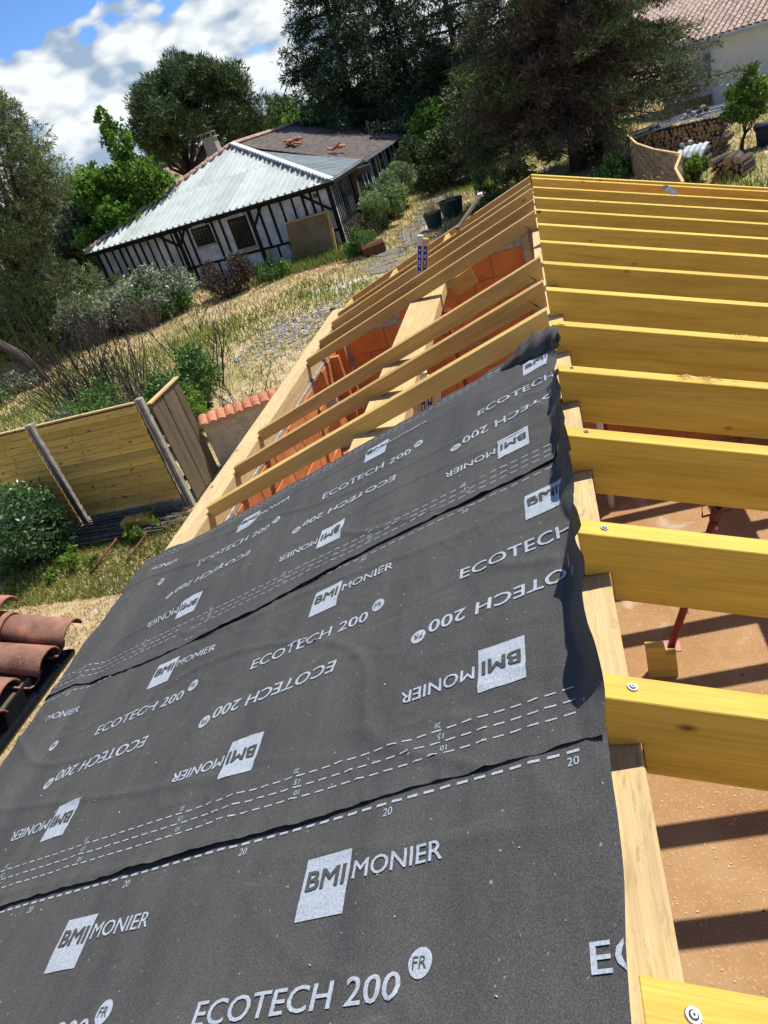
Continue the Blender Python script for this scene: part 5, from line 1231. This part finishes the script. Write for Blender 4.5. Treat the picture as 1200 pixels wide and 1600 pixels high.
def green_at(X, Y):
    g = fN(X, Y, 0.55, 2)*0.42
    g = g+1.6*np.exp(-(((X+13.0)/4.5)**2+((Y-15.5)/4.0)**2))+0.7*np.exp(-(((X+9.5)/3.0)**2+((Y-20.5)/2.5)**2))           # left lawn
    g = g+0.9*np.exp(-(((X+7.0)/1.1)**2+((Y-7.5)/0.9)**2))             # green weeds below the fence
    g = g+0.8*np.exp(-(((X+2.5)/2.2)**2+((Y-35)/6.0)**2))
    g = g+0.5*np.exp(-(((X+8.6)/1.8)**2+((Y-28.2)/0.8)**2))
    g = g+0.8*np.exp(-(((X-5.6)/1.2)**2+((Y-20.0)/2.0)**2))
    return g
blades('dry_grass', M['straw'], 85000, (-34, 11, 3.0, 44), 0.02, 0.09, 'short straw coloured dry grass over the whole garden', 1, 0.007, lambda X, Y, r: r.uniform(0, 1, len(X)) > np.clip(green_at(X, Y)*0.9, 0.0, 0.9))
blades('green_grass', M['blade'], 110000, (-34, 11, 3.0, 44), 0.04, 0.16, 'patches of fresh green grass in the dry garden', 2, 0.007, lambda X, Y, r: r.uniform(0, 1, len(X)) < np.clip(green_at(X, Y)*0.9-0.10, 0.04, 0.95))
blades('dry_grass', M['straw'], 30000, (-8.2, -3.0, 2.5, 8.3), 0.02, 0.07, 'matted straw grass between the house wall and the fence', 3, 0.006, lean=1.6)
blades('green_grass', M['blade'], 9000, (-8.6, -5.6, 6.6, 8.6), 0.03, 0.10, 'green weeds and grass at the foot of the yellow fence', 6, 0.008)
blades('tall_grass', M['blade'], 2200, (-11.5, -6.5, 27.2, 29.6), 0.06, 0.2, 'taller green grass along the foot of the old house', 5, 0.009)

# ------------------------------------------------------------------ vegetation
def crown(name, clumps, n, size, mat, root, seed, aspect=0.5, needles=0, shell=0.55, droop=0.0, jitter=0.5, cull=0.35, cs=1.0, curl=0.0):
    rg = np.random.default_rng(seed); C_ = np.array([c[:6] for c in clumps], float); wts = np.array([c[3]*c[4]+c[4]*c[5]+c[3]*c[5] for c in C_]); wts /= wts.sum()
    N_ = int(n*1.7); idx = rg.choice(len(C_), N_, p=wts); d = rg.normal(size=(N_, 3)); d /= np.linalg.norm(d, axis=1)[:, None]
    rad = shell+(1-shell)*rg.uniform(0, 1, N_)**0.6; rad *= 1+0.13*np.sin(d[:, 0]*9+idx)+0.10*np.sin(d[:, 2]*13+idx*2)
    P_ = C_[idx, :3]+d*C_[idx, 3:]*rad[:, None]
    f = np.sin(P_[:, 0]*2.1/cs+seed)*np.sin(P_[:, 1]*2.3/cs)*np.sin(P_[:, 2]*2.7/cs+1)+0.5*np.sin(P_[:, 0]*5.3/cs)*np.sin(P_[:, 2]*6.1/cs+P_[:, 1]*4.7/cs)
    keep = f > -1+cull*1.35 if cull > 0 else np.ones(N_, bool); P_, d = P_[keep][:n], d[keep][:n]; m_ = len(P_)
    if needles:
        P_ = np.repeat(P_, needles, 0); d = np.repeat(d, needles, 0); m_ = len(P_)
    a = d*0.7+rg.normal(size=(m_, 3))*jitter; a[:, 2] += 0.15-droop; a /= np.linalg.norm(a, axis=1)[:, None]
    b_ = np.cross(a, rg.normal(size=(m_, 3))); b_ /= np.linalg.norm(b_, axis=1)[:, None]+1e-9
    s = size*rg.uniform(0.55, 1.35, m_)[:, None]; w_ = s*aspect*0.5
    if needles: base = P_; tip = P_+a*s*1.6
    else: base = P_-a*s*0.5; tip = P_+a*s*0.5
    mid = (base+tip)/2
    V = np.empty((m_, 4, 3)); V[:, 0] = base; V[:, 1] = mid+b_*w_; V[:, 2] = tip; V[:, 3] = mid-b_*w_
    o_ = link(name, quads_mesh(name, V.reshape(-1, 3), 4, mat)); o_.parent = root; o_.matrix_parent_inverse = Matrix.Translation(root.location).inverted(); return o_
def limbs(root, base, tips, r0, mat, name='trunk', bend=0.25, seed=0, split=0.45, kids=3, lean=(0, 0)):
    rnd = random.Random(seed); mb = MB(); base = Vector(base); cen = sum((Vector(t) for t in tips), Vector())/len(tips)
    fork = base.lerp(cen, split)+Vector((lean[0], lean[1], 0))
    mb.tube([base-Vector((0, 0, 0.2)), base.lerp(fork, 0.35)+Vector((rnd.uniform(-1, 1), rnd.uniform(-1, 1), 0))*r0*0.6, base.lerp(fork, 0.7)+Vector((rnd.uniform(-1, 1), rnd.uniform(-1, 1), 0))*r0*0.5, fork], [r0*1.25, r0, r0*0.88, r0*0.8], 9)
    for t in tips:
        t = Vector(t); m1 = fork.lerp(t, 0.4)+Vector((rnd.uniform(-1, 1), rnd.uniform(-1, 1), rnd.uniform(-1, 0.2)))*bend; m2 = fork.lerp(t, 0.75)+Vector((rnd.uniform(-1, 1), rnd.uniform(-1, 1), rnd.uniform(-1, 1)))*bend*0.6
        mb.tube([fork, m1, m2, t], [r0*0.5, r0*0.32, r0*0.2, r0*0.06], 6)
        for q in range(kids):
            s = rnd.uniform(0.3, 0.9); p = fork.lerp(t, s); e = p+Vector((rnd.uniform(-1, 1), rnd.uniform(-1, 1), rnd.uniform(-.3, .9)))*bend*3.2; mb.tube([p, (p+e)/2+Vector((0, 0, .05)), e], [r0*0.16, r0*0.1, r0*0.03], 5)
    return child(mb, name, mat, root, True)

def rand_clumps(c, r, n, rs, seed, flat=1.0, top=False):
    rnd = random.Random(seed); out = []
    for k in range(n):
        while True:
            v = Vector((rnd.uniform(-1, 1), rnd.uniform(-1, 1), rnd.uniform(-1, 1)))
            if v.length < 1 and (not top or v.z > -0.35): break
        v = v.normalized()*(v.length**0.4)
        s = rs*rnd.uniform(0.7, 1.3); out.append((c[0]+v.x*r[0]*0.8, c[1]+v.y*r[1]*0.8, c[2]+v.z*r[2]*0.8, s, s, s*flat))
    return out
def pol(az, dist, z=None):
    a = math.radians(az); x, y = dist*math.sin(a), dist*math.cos(a); return (x, y, gz(x, y) if z is None else z)

# left pine, half out of the frame
r = empty('pine_tree', pol(-38.5, 31), label='tall grey green pine cut by the left edge of the picture', cat='tree')
c = pol(-38.2, 31, 2.7); cl = rand_clumps(c, (3.4, 3.2, 3.9), 56, 0.85, 3, 0.8)
cl += [(c[0]+1.3, c[1]-0.3, c[2]+3.3, 0.8, 0.8, 0.9), (c[0]+3.2, c[1], c[2]-0.6, 0.9, 0.9, 0.7), (c[0]+3.4, c[1], c[2]+0.6, 0.6, 0.6, 0.5)]+[(c[0]-1.2+0.75*k, c[1]-1.5+0.5*(k % 3), -0.9-0.45*(k % 2), 0.9, 0.9, 0.8) for k in range(6)]
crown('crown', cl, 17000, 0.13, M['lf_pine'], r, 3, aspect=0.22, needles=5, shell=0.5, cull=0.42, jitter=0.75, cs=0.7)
limbs(r, pol(-38.5, 31), [(c_[0], c_[1], c_[2]) for c_ in cl[:12]], 0.24, M['bark'], seed=2, kids=4)
r = empty('leaning_tree', pol(-39.5, 27.0), label='bare forked trunk leaning left among the shrubs behind the fence', cat='tree')
child(MB().tube([(-16.3, 19.5, -3.5), (-17.3, 20.2, -2.6), (-18.8, 21.0, -1.9)], [0.16, 0.17, 0.15], 10), 'trunk', M['bark'], r, True)
r = empty('bare_tree', pol(-34.0, 27.5), label='dark leaning trunk standing left of the flowering hedge', cat='tree')
child(MB().tube([(-19.5, 27.2, -3.6), (-19.95, 27.55, -1.83), (-20.7, 27.0, 0.0), (-20.9, 26.9, 1.0)], [0.20, 0.17, 0.13, 0.08], 8), 'trunk', M['bark'], r, True)
child(MB().tube([(-20.0, 27.5, -1.7), (-20.4, 27.6, -0.8), (-20.3, 27.9, 0.6)], [0.09, 0.07, 0.04], 8), 'limb', M['bark'], r, True)
# bright oak
c = pol(-29.8, 41, -0.1); r = empty('oak_tree', pol(-29.5, 41), label='bright green leafy oak left of the umbrella pine', cat='tree')
cl = rand_clumps(c, (3.3, 3.0, 2.9), 34, 0.95, 5, 0.8)+[(*pol(-28.0, 40, 2.9), .75, .75, 1.1), (*pol(-28.3, 40, 3.9), .4, .4, .7), (*pol(-31.8, 42, 1.0), 1.0, 1.0, .9), (*pol(-26.6, 39, 0.6), 1.0, 1.0, 0.8), (*pol(-26.8, 39, -0.9), 1.0, 1.0, 0.8)]
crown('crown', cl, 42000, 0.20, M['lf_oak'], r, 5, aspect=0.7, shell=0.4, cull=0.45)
limbs(r, pol(-29.5, 41), [c_[:3] for c_ in cl[:10]], 0.22, M['bark'], seed=5)
r = empty('oak_tree', pol(-34.2, 43), label='darker leafy tree between the left pine and the bright oak', cat='tree')
cl = rand_clumps(pol(-34.2, 43, -0.2), (2.5, 2.3, 2.3), 24, 0.9, 6, 0.8); crown('crown', cl, 26000, 0.17, M['lf_grey'], r, 6, aspect=0.6, shell=0.4, cull=0.4); crown('foliage', rand_clumps(pol(-32.2, 44, -0.9), (2.5, 2.3, 1.5), 14, 0.8, 61, 0.8), 14000, 0.18, M['lf_oak'], r, 61, aspect=0.6, shell=0.4, cull=0.4)
limbs(r, pol(-34.2, 43), [c_[:3] for c_ in cl[:8]], 0.2, M['bark'], seed=6)
# umbrella pine
c = pol(-22.5, 54, 3.8); r = empty('umbrella_pine', pol(-23.4, 54), label='broad umbrella pine with bare branching trunk behind the old roof', cat='tree')
cl = rand_clumps(c, (4.7, 4.2, 3.5), 80, 0.85, 8, 0.8, top=True)+[(*pol(-26.2, 54, 3.6), .9, .9, .7), (*pol(-25.6, 54, 2.4), .8, .8, .5), (*pol(-17.6, 54, 2.6), 1.0, 1.0, 1.0), (*pol(-18.6, 54, 1.2), 1.0, 1.0, 0.9), (*pol(-19.6, 54, 1.9), 1.3, 1.3, 1.2), (*pol(-20.2, 54, 0.9), 1.0, 1.0, 0.8)]
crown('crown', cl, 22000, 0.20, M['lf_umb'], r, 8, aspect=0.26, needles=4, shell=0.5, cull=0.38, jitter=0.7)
limbs(r, pol(-23.2, 54), [c_[:3] for c_ in cl[:16]]+[pol(-26.4, 54, 3.4), pol(-25.8, 54, 2.0)], 0.30, M['bark'], seed=9, split=0.52, bend=0.5, lean=(-1.3, 0))
# green tree right of the umbrella pine, and far hill wood
r = empty('broadleaf_tree', pol(-16.6, 60), label='bright green round tree between the umbrella pine and the dark conifers', cat='tree')
cl = rand_clumps(pol(-16.6, 60, 0.7), (2.9, 2.5, 2.6), 24, 1.0, 10, 0.9); crown('crown', cl, 16000, 0.26, M['lf_oak'], r, 10, aspect=0.7, shell=0.4, cull=0.35); limbs(r, pol(-16.6, 60), [c_[:3] for c_ in cl[:6]], 0.2, M['bark'], seed=10)
rnd = random.Random(77); far = []
for k in range(420):
    az = rnd.uniform(-62, 32); dist = rnd.uniform(85, 170); x, y, z = pol(az, dist); s = rnd.uniform(1.8, 3.2); far.append((x, y, z+s*0.7, s, s, s*0.9))
root_fw = empty('tmp', (0, 0, 0))
x_ = crown('far_wood', far, 45000, 1.0, M['lf_far'], root_fw, 77, aspect=0.8, shell=0.6, cull=0.0); x_.parent = None; D.objects.remove(root_fw)
tag(x_, label='distant wooded rise closing the view behind the houses', cat='woods', kind='stuff')
# dark conifers in the middle
def conifer(az, dist, z0, z1, R_, n, mat, label, seed, name='dark_conifer', size=0.22, tiers=15, cat='tree', trunk=0.28, droop=0.25, needles=3, asp=0.26, shell=0.4):
    x, y, g_ = pol(az, dist); r_ = empty(name, (x, y, g_), label=label, cat=cat, group=None); rnd = random.Random(seed); cl_ = []
    mb = MB().tube([(x, y, g_-0.2), (x+0.1, y, (g_+z1)/2), (x, y, z1)], [trunk, trunk*0.6, 0.03], 8)
    for t in range(tiers):
        f = t/(tiers-1); zz = z0+(z1-z0)*f; rr = R_*(1-f)**0.75*rnd.uniform(0.85, 1.1)+0.15; nb = max(4, int(13*(1-f)+4))
        for b_ in range(nb):
            a = rnd.uniform(0, 6.283); e = Vector((x+math.cos(a)*rr, y+math.sin(a)*rr, zz-rr*0.10+rnd.uniform(-.2, .3))); mb.tube([(x, y, zz), ((x+e.x)/2, (y+e.y)/2, zz+0.1), e], [trunk*0.25, trunk*0.15, 0.01], 4)
            for q in (0.45, 0.72, 0.97):
                s = (0.35+0.22*R_*(1-f)/4)*(1.25-q*0.5); cl_.append((x+(e.x-x)*q, y+(e.y-y)*q, zz+(e.z-zz)*q, s*1.5, s*1.5, s*0.95))
    child(mb, 'trunk', M['bark'], r_, True)
    crown('crown', cl_, n, size, mat, r_, seed, aspect=asp, needles=needles, shell=shell, cull=0.2, droop=droop, jitter=0.55); return r_, cl_
conifer(-11.6, 50, -2.4, 12.5, 5.0, 27000, M['lf_dark'], 'tall dark green conifer rising behind the brown tiled roof', 11, size=0.21)
conifer(-7.4, 53, -2.6, 13.5, 4.8, 20000, M['lf_dark'], 'second dark conifer between the first one and the brown conifer', 12, size=0.21)
conifer(-3.9, 49, -2.6, 11.0, 4.0, 13000, M['lf_dark'], 'dark green conifer half hidden behind the brown conifer', 13, size=0.20)
for az, dist, z, R_, n, mt, lb, sd in ((-9.8, 48.5, -1.5, 2.4, 9000, 'lf_grey', 'grey leaved bush at the far end of the brown roof', 21), (-6.6, 46, -1.6, 2.2, 9000, 'lf_oak', 'leafy dark tree beyond the oleander', 22), (-4.0, 40, -1.2, 2.2, 9000, 'lf_green2', 'shaded leafy tree beside the brown conifer', 23), (-12.8, 52, -0.6, 2.0, 7000, 'lf_grey', 'grey green bush showing above the brown roof ridge', 24), (-1.2, 44, -0.5, 2.6, 9000, 'lf_oak', 'green tree glimpsed through the brown conifer', 25), (3.5, 50, -0.4, 4.2, 12000, 'lf_green2', 'dark tree mass behind the brown conifer', 26), (10.5, 60, 1.0, 4.5, 9000, 'lf_dark', 'dark tree beyond the white house', 27)):
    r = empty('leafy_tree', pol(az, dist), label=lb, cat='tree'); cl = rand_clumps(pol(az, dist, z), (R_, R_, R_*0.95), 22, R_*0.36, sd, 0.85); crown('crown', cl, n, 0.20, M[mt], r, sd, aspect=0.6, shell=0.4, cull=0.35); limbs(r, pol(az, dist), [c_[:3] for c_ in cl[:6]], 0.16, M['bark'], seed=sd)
# big brown conifer
def brown_conifer():
    x, y, g_ = 1.75, 31.0, GZ0; r_ = empty('brown_conifer', (x, y, g_), label='huge dark brown cypress with long drooping branches behind the yellow rafters', cat='tree'); rnd = random.Random(31); cl1 = []; cl2 = []; mb = MB()
    mb.tube([(x, y, g_-0.2), (x-0.05, y, -1.6), (x+0.1, y, 1.5), (x, y, 7.5)], [0.36, 0.27, 0.2, 0.04], 10)
    for t in range(26):
        f = t/25; zz = -1.7+9.2*f; rr0 = 5.1*(1-f)**0.62
        for b_ in range(int(12*(1-f))+4):
            a = rnd.uniform(0, 6.283); rr = rr0*rnd.uniform(0.72, 1.08); ca, sa = math.cos(a), math.sin(a)
            if ca > 0.3: rr *= 1.12
            dr = -0.02*rr-0.20*(1-f)+rnd.uniform(-.2, .3)
            if ca > 0.4: dr += 0.25
            e = Vector((x+ca*rr, y+sa*rr, zz+dr)); m1 = Vector((x+ca*rr*0.5, y+sa*rr*0.5, zz+0.25+dr*0.3)); mb.tube([(x, y, zz-0.1), m1, e], [0.055, 0.035, 0.008], 4)
            for q in (0.3, 0.45, 0.6, 0.72, 0.84, 0.95):
                p = Vector((x, y, zz)).lerp(m1, q*2) if q < 0.5 else m1.lerp(e, q*2-1); s = 0.26+0.30*math.sin(math.pi*min(q*1.05, 1))
                g = (ca > 0.25 and q > 0.68 and rnd.random() < 0.85) or (ca < -0.5 and q > 0.8 and rnd.random() < 0.5) or (q > 0.9 and rnd.random() < 0.2)
                (cl2 if g else cl1).append((p.x, p.y, p.z-0.08, s*1.5, s*1.5, s*0.55))
    child(mb, 'trunk', M['bark'], r_, True)
    crown('crown', cl1, 52000, 0.135, M['lf_brown'], r_, 31, aspect=0.19, needles=3, shell=0.2, cull=0.15, droop=0.35, jitter=0.6)
    crown('green_sprays', cl2, 20000, 0.115, M['lf_green2'], r_, 32, aspect=0.24, needles=3, shell=0.2, cull=0.1, droop=0.1, jitter=0.55)
    mb = MB()
    for k in range(120):
        p = Vector((x+rnd.uniform(-2.5, 2.2), y-rnd.uniform(0.3, 2.5), rnd.uniform(-3.0, -1.2))); e = p+Vector((rnd.uniform(-.8, .8), rnd.uniform(-.5, .2), rnd.uniform(-.5, .25))); mb.tube([p, (p+e)/2+Vector((0, 0, .06)), e], [0.012, 0.009, 0.003], 4)
    child(mb, 'dead_twigs', M['greytwig'], r_)
brown_conifer()
# fruit tree by the log stack
r = empty('fruit_tree', (6.25, 25.7, GZ0), label='small lime green fruit tree in front of the white house wall', cat='tree')
cl = rand_clumps((6.45, 25.7, -2.0), (0.75, 0.7, 0.62), 20, 0.24, 41, 0.9)+[(7.2, 25.7, -1.7, .3, .3, .25), (6.6, 25.6, -1.25, .25, .25, .2)]
crown('crown', cl, 9500, 0.075, M['lf_lime'], r, 41, aspect=0.6, shell=0.3, cull=0.45, cs=0.4); crown('foliage', cl, 5500, 0.075, M['lf_shrub'], r, 42, aspect=0.6, shell=0.2, cull=0.3, cs=0.4)
limbs(r, (6.25, 25.7, GZ0), [c_[:3] for c_ in cl[:9]], 0.06, M['bark'], seed=41, bend=0.12, split=0.35)

def shrub(label, p, R_, H_, n, size, mat, seed, name='shrub', clump=None, aspect=0.5, k=14, cull=0.35, stems=12, cat='shrub', shell=0.35, group=None):
    p = (p[0], p[1], gz(p[0], p[1])); r_ = empty(name, p, label=label, cat=cat)
    cl_ = rand_clumps((p[0], p[1], p[2]+H_*0.52), (R_, R_, H_*0.5), k, clump or min(R_, H_)*0.36, seed, 0.9); crown('foliage', cl_, n, size, M[mat], r_, seed, aspect=aspect, shell=shell, cull=cull, cs=0.5)
    rnd = random.Random(seed); mb = MB()
    for q in range(stems):
        c_ = rnd.choice(cl_); b_ = Vector(p)+Vector((rnd.uniform(-.2, .2)*R_, rnd.uniform(-.2, .2)*R_, -0.05)); mb.tube([b_, b_.lerp(Vector(c_[:3]), 0.5)+Vector((rnd.uniform(-.1, .1), rnd.uniform(-.1, .1), 0)), c_[:3]], [0.02, 0.014, 0.005], 4)
    child(mb, 'stems', M['bark'], r_); return r_
shrub('large round laurel bush on the lawn in front of the yellow fence', (-8.55, 7.75), 0.95, 1.15, 12000, 0.085, 'lf_laurel', 51, aspect=0.42, k=26, cull=0.2)
shrub('silvery flowering hedge, left part below the house eave', (-17.7, 25.2), 1.9, 1.6, 20000, 0.13, 'lf_hedge', 52, k=26, cull=0.15, name='flowering_hedge')
shrub('silvery flowering hedge, right part with a rounded end', (-15.0, 25.7), 1.7, 1.7, 18000, 0.13, 'lf_hedge', 53, k=24, cull=0.15, name='flowering_hedge')
shrub('deep green leaves filling the lower part of the flowering hedge', (-14.9, 25.3), 1.6, 1.1, 9000, 0.13, 'lf_shrub', 54, k=20)
shrub('brown withered shrub between the hedge and the house window', (-12.1, 26.6), 1.2, 1.5, 9000, 0.09, 'lf_brown', 55, k=18, stems=60)
shrub('green weeds right of the brown withered shrub', (-10.5, 27.2), 0.8, 0.8, 4000, 0.08, 'lf_shrub', 56)
shrub('long pale green oleander beside the slatted side wall', (-6.55, 34.0), 1.0, 1.9, 9000, 0.16, 'lf_olea', 57, aspect=0.22, name='oleander', cull=0.1)
shrub('nearer half of the pale green oleander row', (-6.6, 31.9), 0.95, 1.65, 8500, 0.16, 'lf_olea', 58, aspect=0.22, name='oleander', cull=0.1)
shrub('farther half of the pale green oleander row', (-6.3, 36.4), 1.1, 2.1, 8500, 0.17, 'lf_olea', 59, aspect=0.22, name='oleander', cull=0.1)
shrub('dark shrub at the house corner beside the brown panel', (-6.6, 27.2), 0.75, 0.95, 6000, 0.07, 'lf_shrub', 60, stems=30)
shrub('twiggy brown shrub leaning on the slatted side wall', (-6.9, 28.6), 0.8, 1.3, 1800, 0.06, 'lf_brown', 61, stems=90)
shrub('bright green bush at the left edge above the leaning trunk', (-18.6, 22.4), 1.2, 2.0, 13000, 0.12, 'lf_lime', 62)
shrub('blue green low bush below the leaning trunk', (-17.0, 19.3), 0.7, 0.6, 3500, 0.09, 'lf_hedge', 63)
shrub('blue green low bush left of the leaning trunk foot', (-17.2, 17.8), 0.8, 0.8, 3500, 0.09, 'lf_laurel', 64)
shrub('yellow green broom between the trunks at the left', (-19.5, 26.0), 1.0, 1.3, 5000, 0.16, 'lf_pine', 65, aspect=0.12, name='broom_bush')
shrub('yellow green broom nearer the hedge', (-18.3, 27.2), 0.8, 1.2, 4000, 0.16, 'lf_pine', 66, aspect=0.12, name='broom_bush')
shrub('green shrub beyond the board gate', (-7.6, 12.7), 0.8, 1.5, 9000, 0.075, 'lf_shrub', 67, k=20)
shrub('lime green sapling foliage just behind the gate corner', (-7.2, 11.4), 0.6, 1.15, 5500, 0.07, 'lf_lime', 68)
shrub('small lime sprig behind the right concrete post', (-7.6, 9.9), 0.28, 1.55, 1500, 0.06, 'lf_lime', 69)
shrub('dark tangled bush just behind the yellow fence', (-9.2, 11.2), 1.2, 1.7, 11000, 0.06, 'lf_shrub', 70, stems=80, cull=0.55)
shrub('grey green brush behind the left fence panel', (-10.2, 11.8), 0.9, 1.1, 4500, 0.07, 'lf_grey', 71, stems=50, cull=0.5)
shrub('dark sapling on the dry slope right of the tubs', (-1.75, 30.6), 0.8, 2.0, 5500, 0.09, 'lf_shrub', 72, cull=0.5)
shrub('dark bush under the brown conifer near the far rafter end', (-0.6, 28.5), 0.9, 1.3, 5000, 0.08, 'lf_green2', 73)
shrub('low dark bush beside the far end of the left rafters', (-1.6, 27.0), 1.0, 0.7, 4500, 0.08, 'lf_green2', 74)
shrub('green weeds at the foot of the brown conifer', (2.4, 26.5), 0.9, 0.8, 4500, 0.08, 'lf_shrub', 75)
shrub('leafy light green bush right of the woven fence corner', (4.25, 22.9), 0.5, 0.9, 5000, 0.075, 'lf_lime', 76)
shrub('dark hedge along the fence below the white house', (2.2, 33.5), 2.0, 1.5, 9000, 0.10, 'lf_green2', 77)
shrub('ground weeds at the tip of the roof near the rods', (-6.5, 8.2), 0.4, 0.28, 1500, 0.05, 'lf_lime', 78, stems=3)
shrub('low weeds beside the longer rusty rod', (-7.4, 7.5), 0.6, 0.22, 2000, 0.05, 'lf_lime', 79, stems=3)
shrub('single weed tuft under the tile corner', (-5.65, 4.75), 0.22, 0.12, 260, 0.06, 'lf_lime', 80, stems=2)
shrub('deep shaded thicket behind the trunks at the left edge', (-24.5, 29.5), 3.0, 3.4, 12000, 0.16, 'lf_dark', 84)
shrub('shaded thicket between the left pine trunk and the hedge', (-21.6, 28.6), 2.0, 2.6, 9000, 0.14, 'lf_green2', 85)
shrub('low grey green growth under the left pine', (-22.0, 25.5), 1.8, 1.4, 7000, 0.12, 'lf_grey', 86)
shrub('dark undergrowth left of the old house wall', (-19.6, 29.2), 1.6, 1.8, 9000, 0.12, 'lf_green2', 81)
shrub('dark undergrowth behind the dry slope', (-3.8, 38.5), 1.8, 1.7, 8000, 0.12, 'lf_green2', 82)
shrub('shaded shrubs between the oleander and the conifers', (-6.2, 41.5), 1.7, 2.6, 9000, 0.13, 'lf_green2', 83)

# bare branched shrubs behind the fence
def bare_shrub(label, p, H_, n, seed, spread=0.6, mat='twig', rad=0.016, name='bare_shrub', fork=3):
    p = Vector((p[0], p[1], gz(p[0], p[1]))); r_ = empty(name, p, label=label, cat='bare shrub', group='leafless shrubs behind the yellow fence'); rnd = random.Random(seed); mb = MB()
    for k in range(n):
        b_ = p+Vector((rnd.uniform(-.35, .35), rnd.uniform(-.35, .35), 0)); d = Vector((rnd.gauss(0, spread*0.5), rnd.gauss(0, spread*0.5), 1)).normalized(); L = H_*rnd.uniform(0.6, 1.05); pts = [b_]; q = b_.copy(); dd = d.copy()
        for s in range(5): dd = (dd+Vector((rnd.uniform(-.14, .14), rnd.uniform(-.14, .14), 0.03))).normalized(); q = q+dd*L/5; pts.append(q.copy())
        mb.tube(pts, [rad, rad*0.85, rad*0.7, rad*0.5, rad*0.35, rad*0.15], 4)
        for f in range(fork):
            s = rnd.randint(1, 4); a = pts[s]; e = a+(dd+Vector((rnd.uniform(-.8, .8), rnd.uniform(-.8, .8), rnd.uniform(0, .3))))*L*0.28; mb.tube([a, (a+e)/2+Vector((0, 0, .03)), e], [rad*0.45, rad*0.3, rad*0.1], 3)
            for g in range(2):
                t = a.lerp(e, rnd.uniform(0.4, 0.9)); e2 = t+Vector((rnd.uniform(-.2, .2), rnd.uniform(-.2, .2), rnd.uniform(0, .2))); mb.tube([t, e2], [rad*0.2, rad*0.08], 3)
    child(mb, 'branches', M[mat], r_)
bare_shrub('tall leafless shrub with many upright dark stems behind the left fence panel', (-10.2, 12.8), 3.1, 60, 91, 0.62)
bare_shrub('leafless shrub with thick stems right behind the fence panels', (-9.3, 13.3), 2.6, 44, 92, 0.55)
bare_shrub('bushy leafless shrub with grey twigs behind the middle of the fence', (-8.7, 12.2), 1.6, 60, 93, 0.75, 'greytwig', 0.009)
bare_shrub('sparse leafless sapling rising right of the gate shrubs', (-8.0, 14.2), 2.3, 9, 94, 0.8, fork=6, rad=0.02)
bare_shrub('grey dead stems under the silvery hedge', (-14.6, 24.0), 1.3, 110, 95, 0.9, 'greytwig', 0.012)
bare_shrub('grey dead stems at the left end of the silvery hedge', (-16.9, 23.8), 1.3, 90, 96, 0.9, 'greytwig', 0.012)
bare_shrub('few thin dark twigs near the outer wall', (-6.2, 12.2), 1.2, 10, 97, 0.9)
bare_shrub('leafless brush left of the hedge', (-10.8, 14.0), 2.6, 18, 98, 0.8)
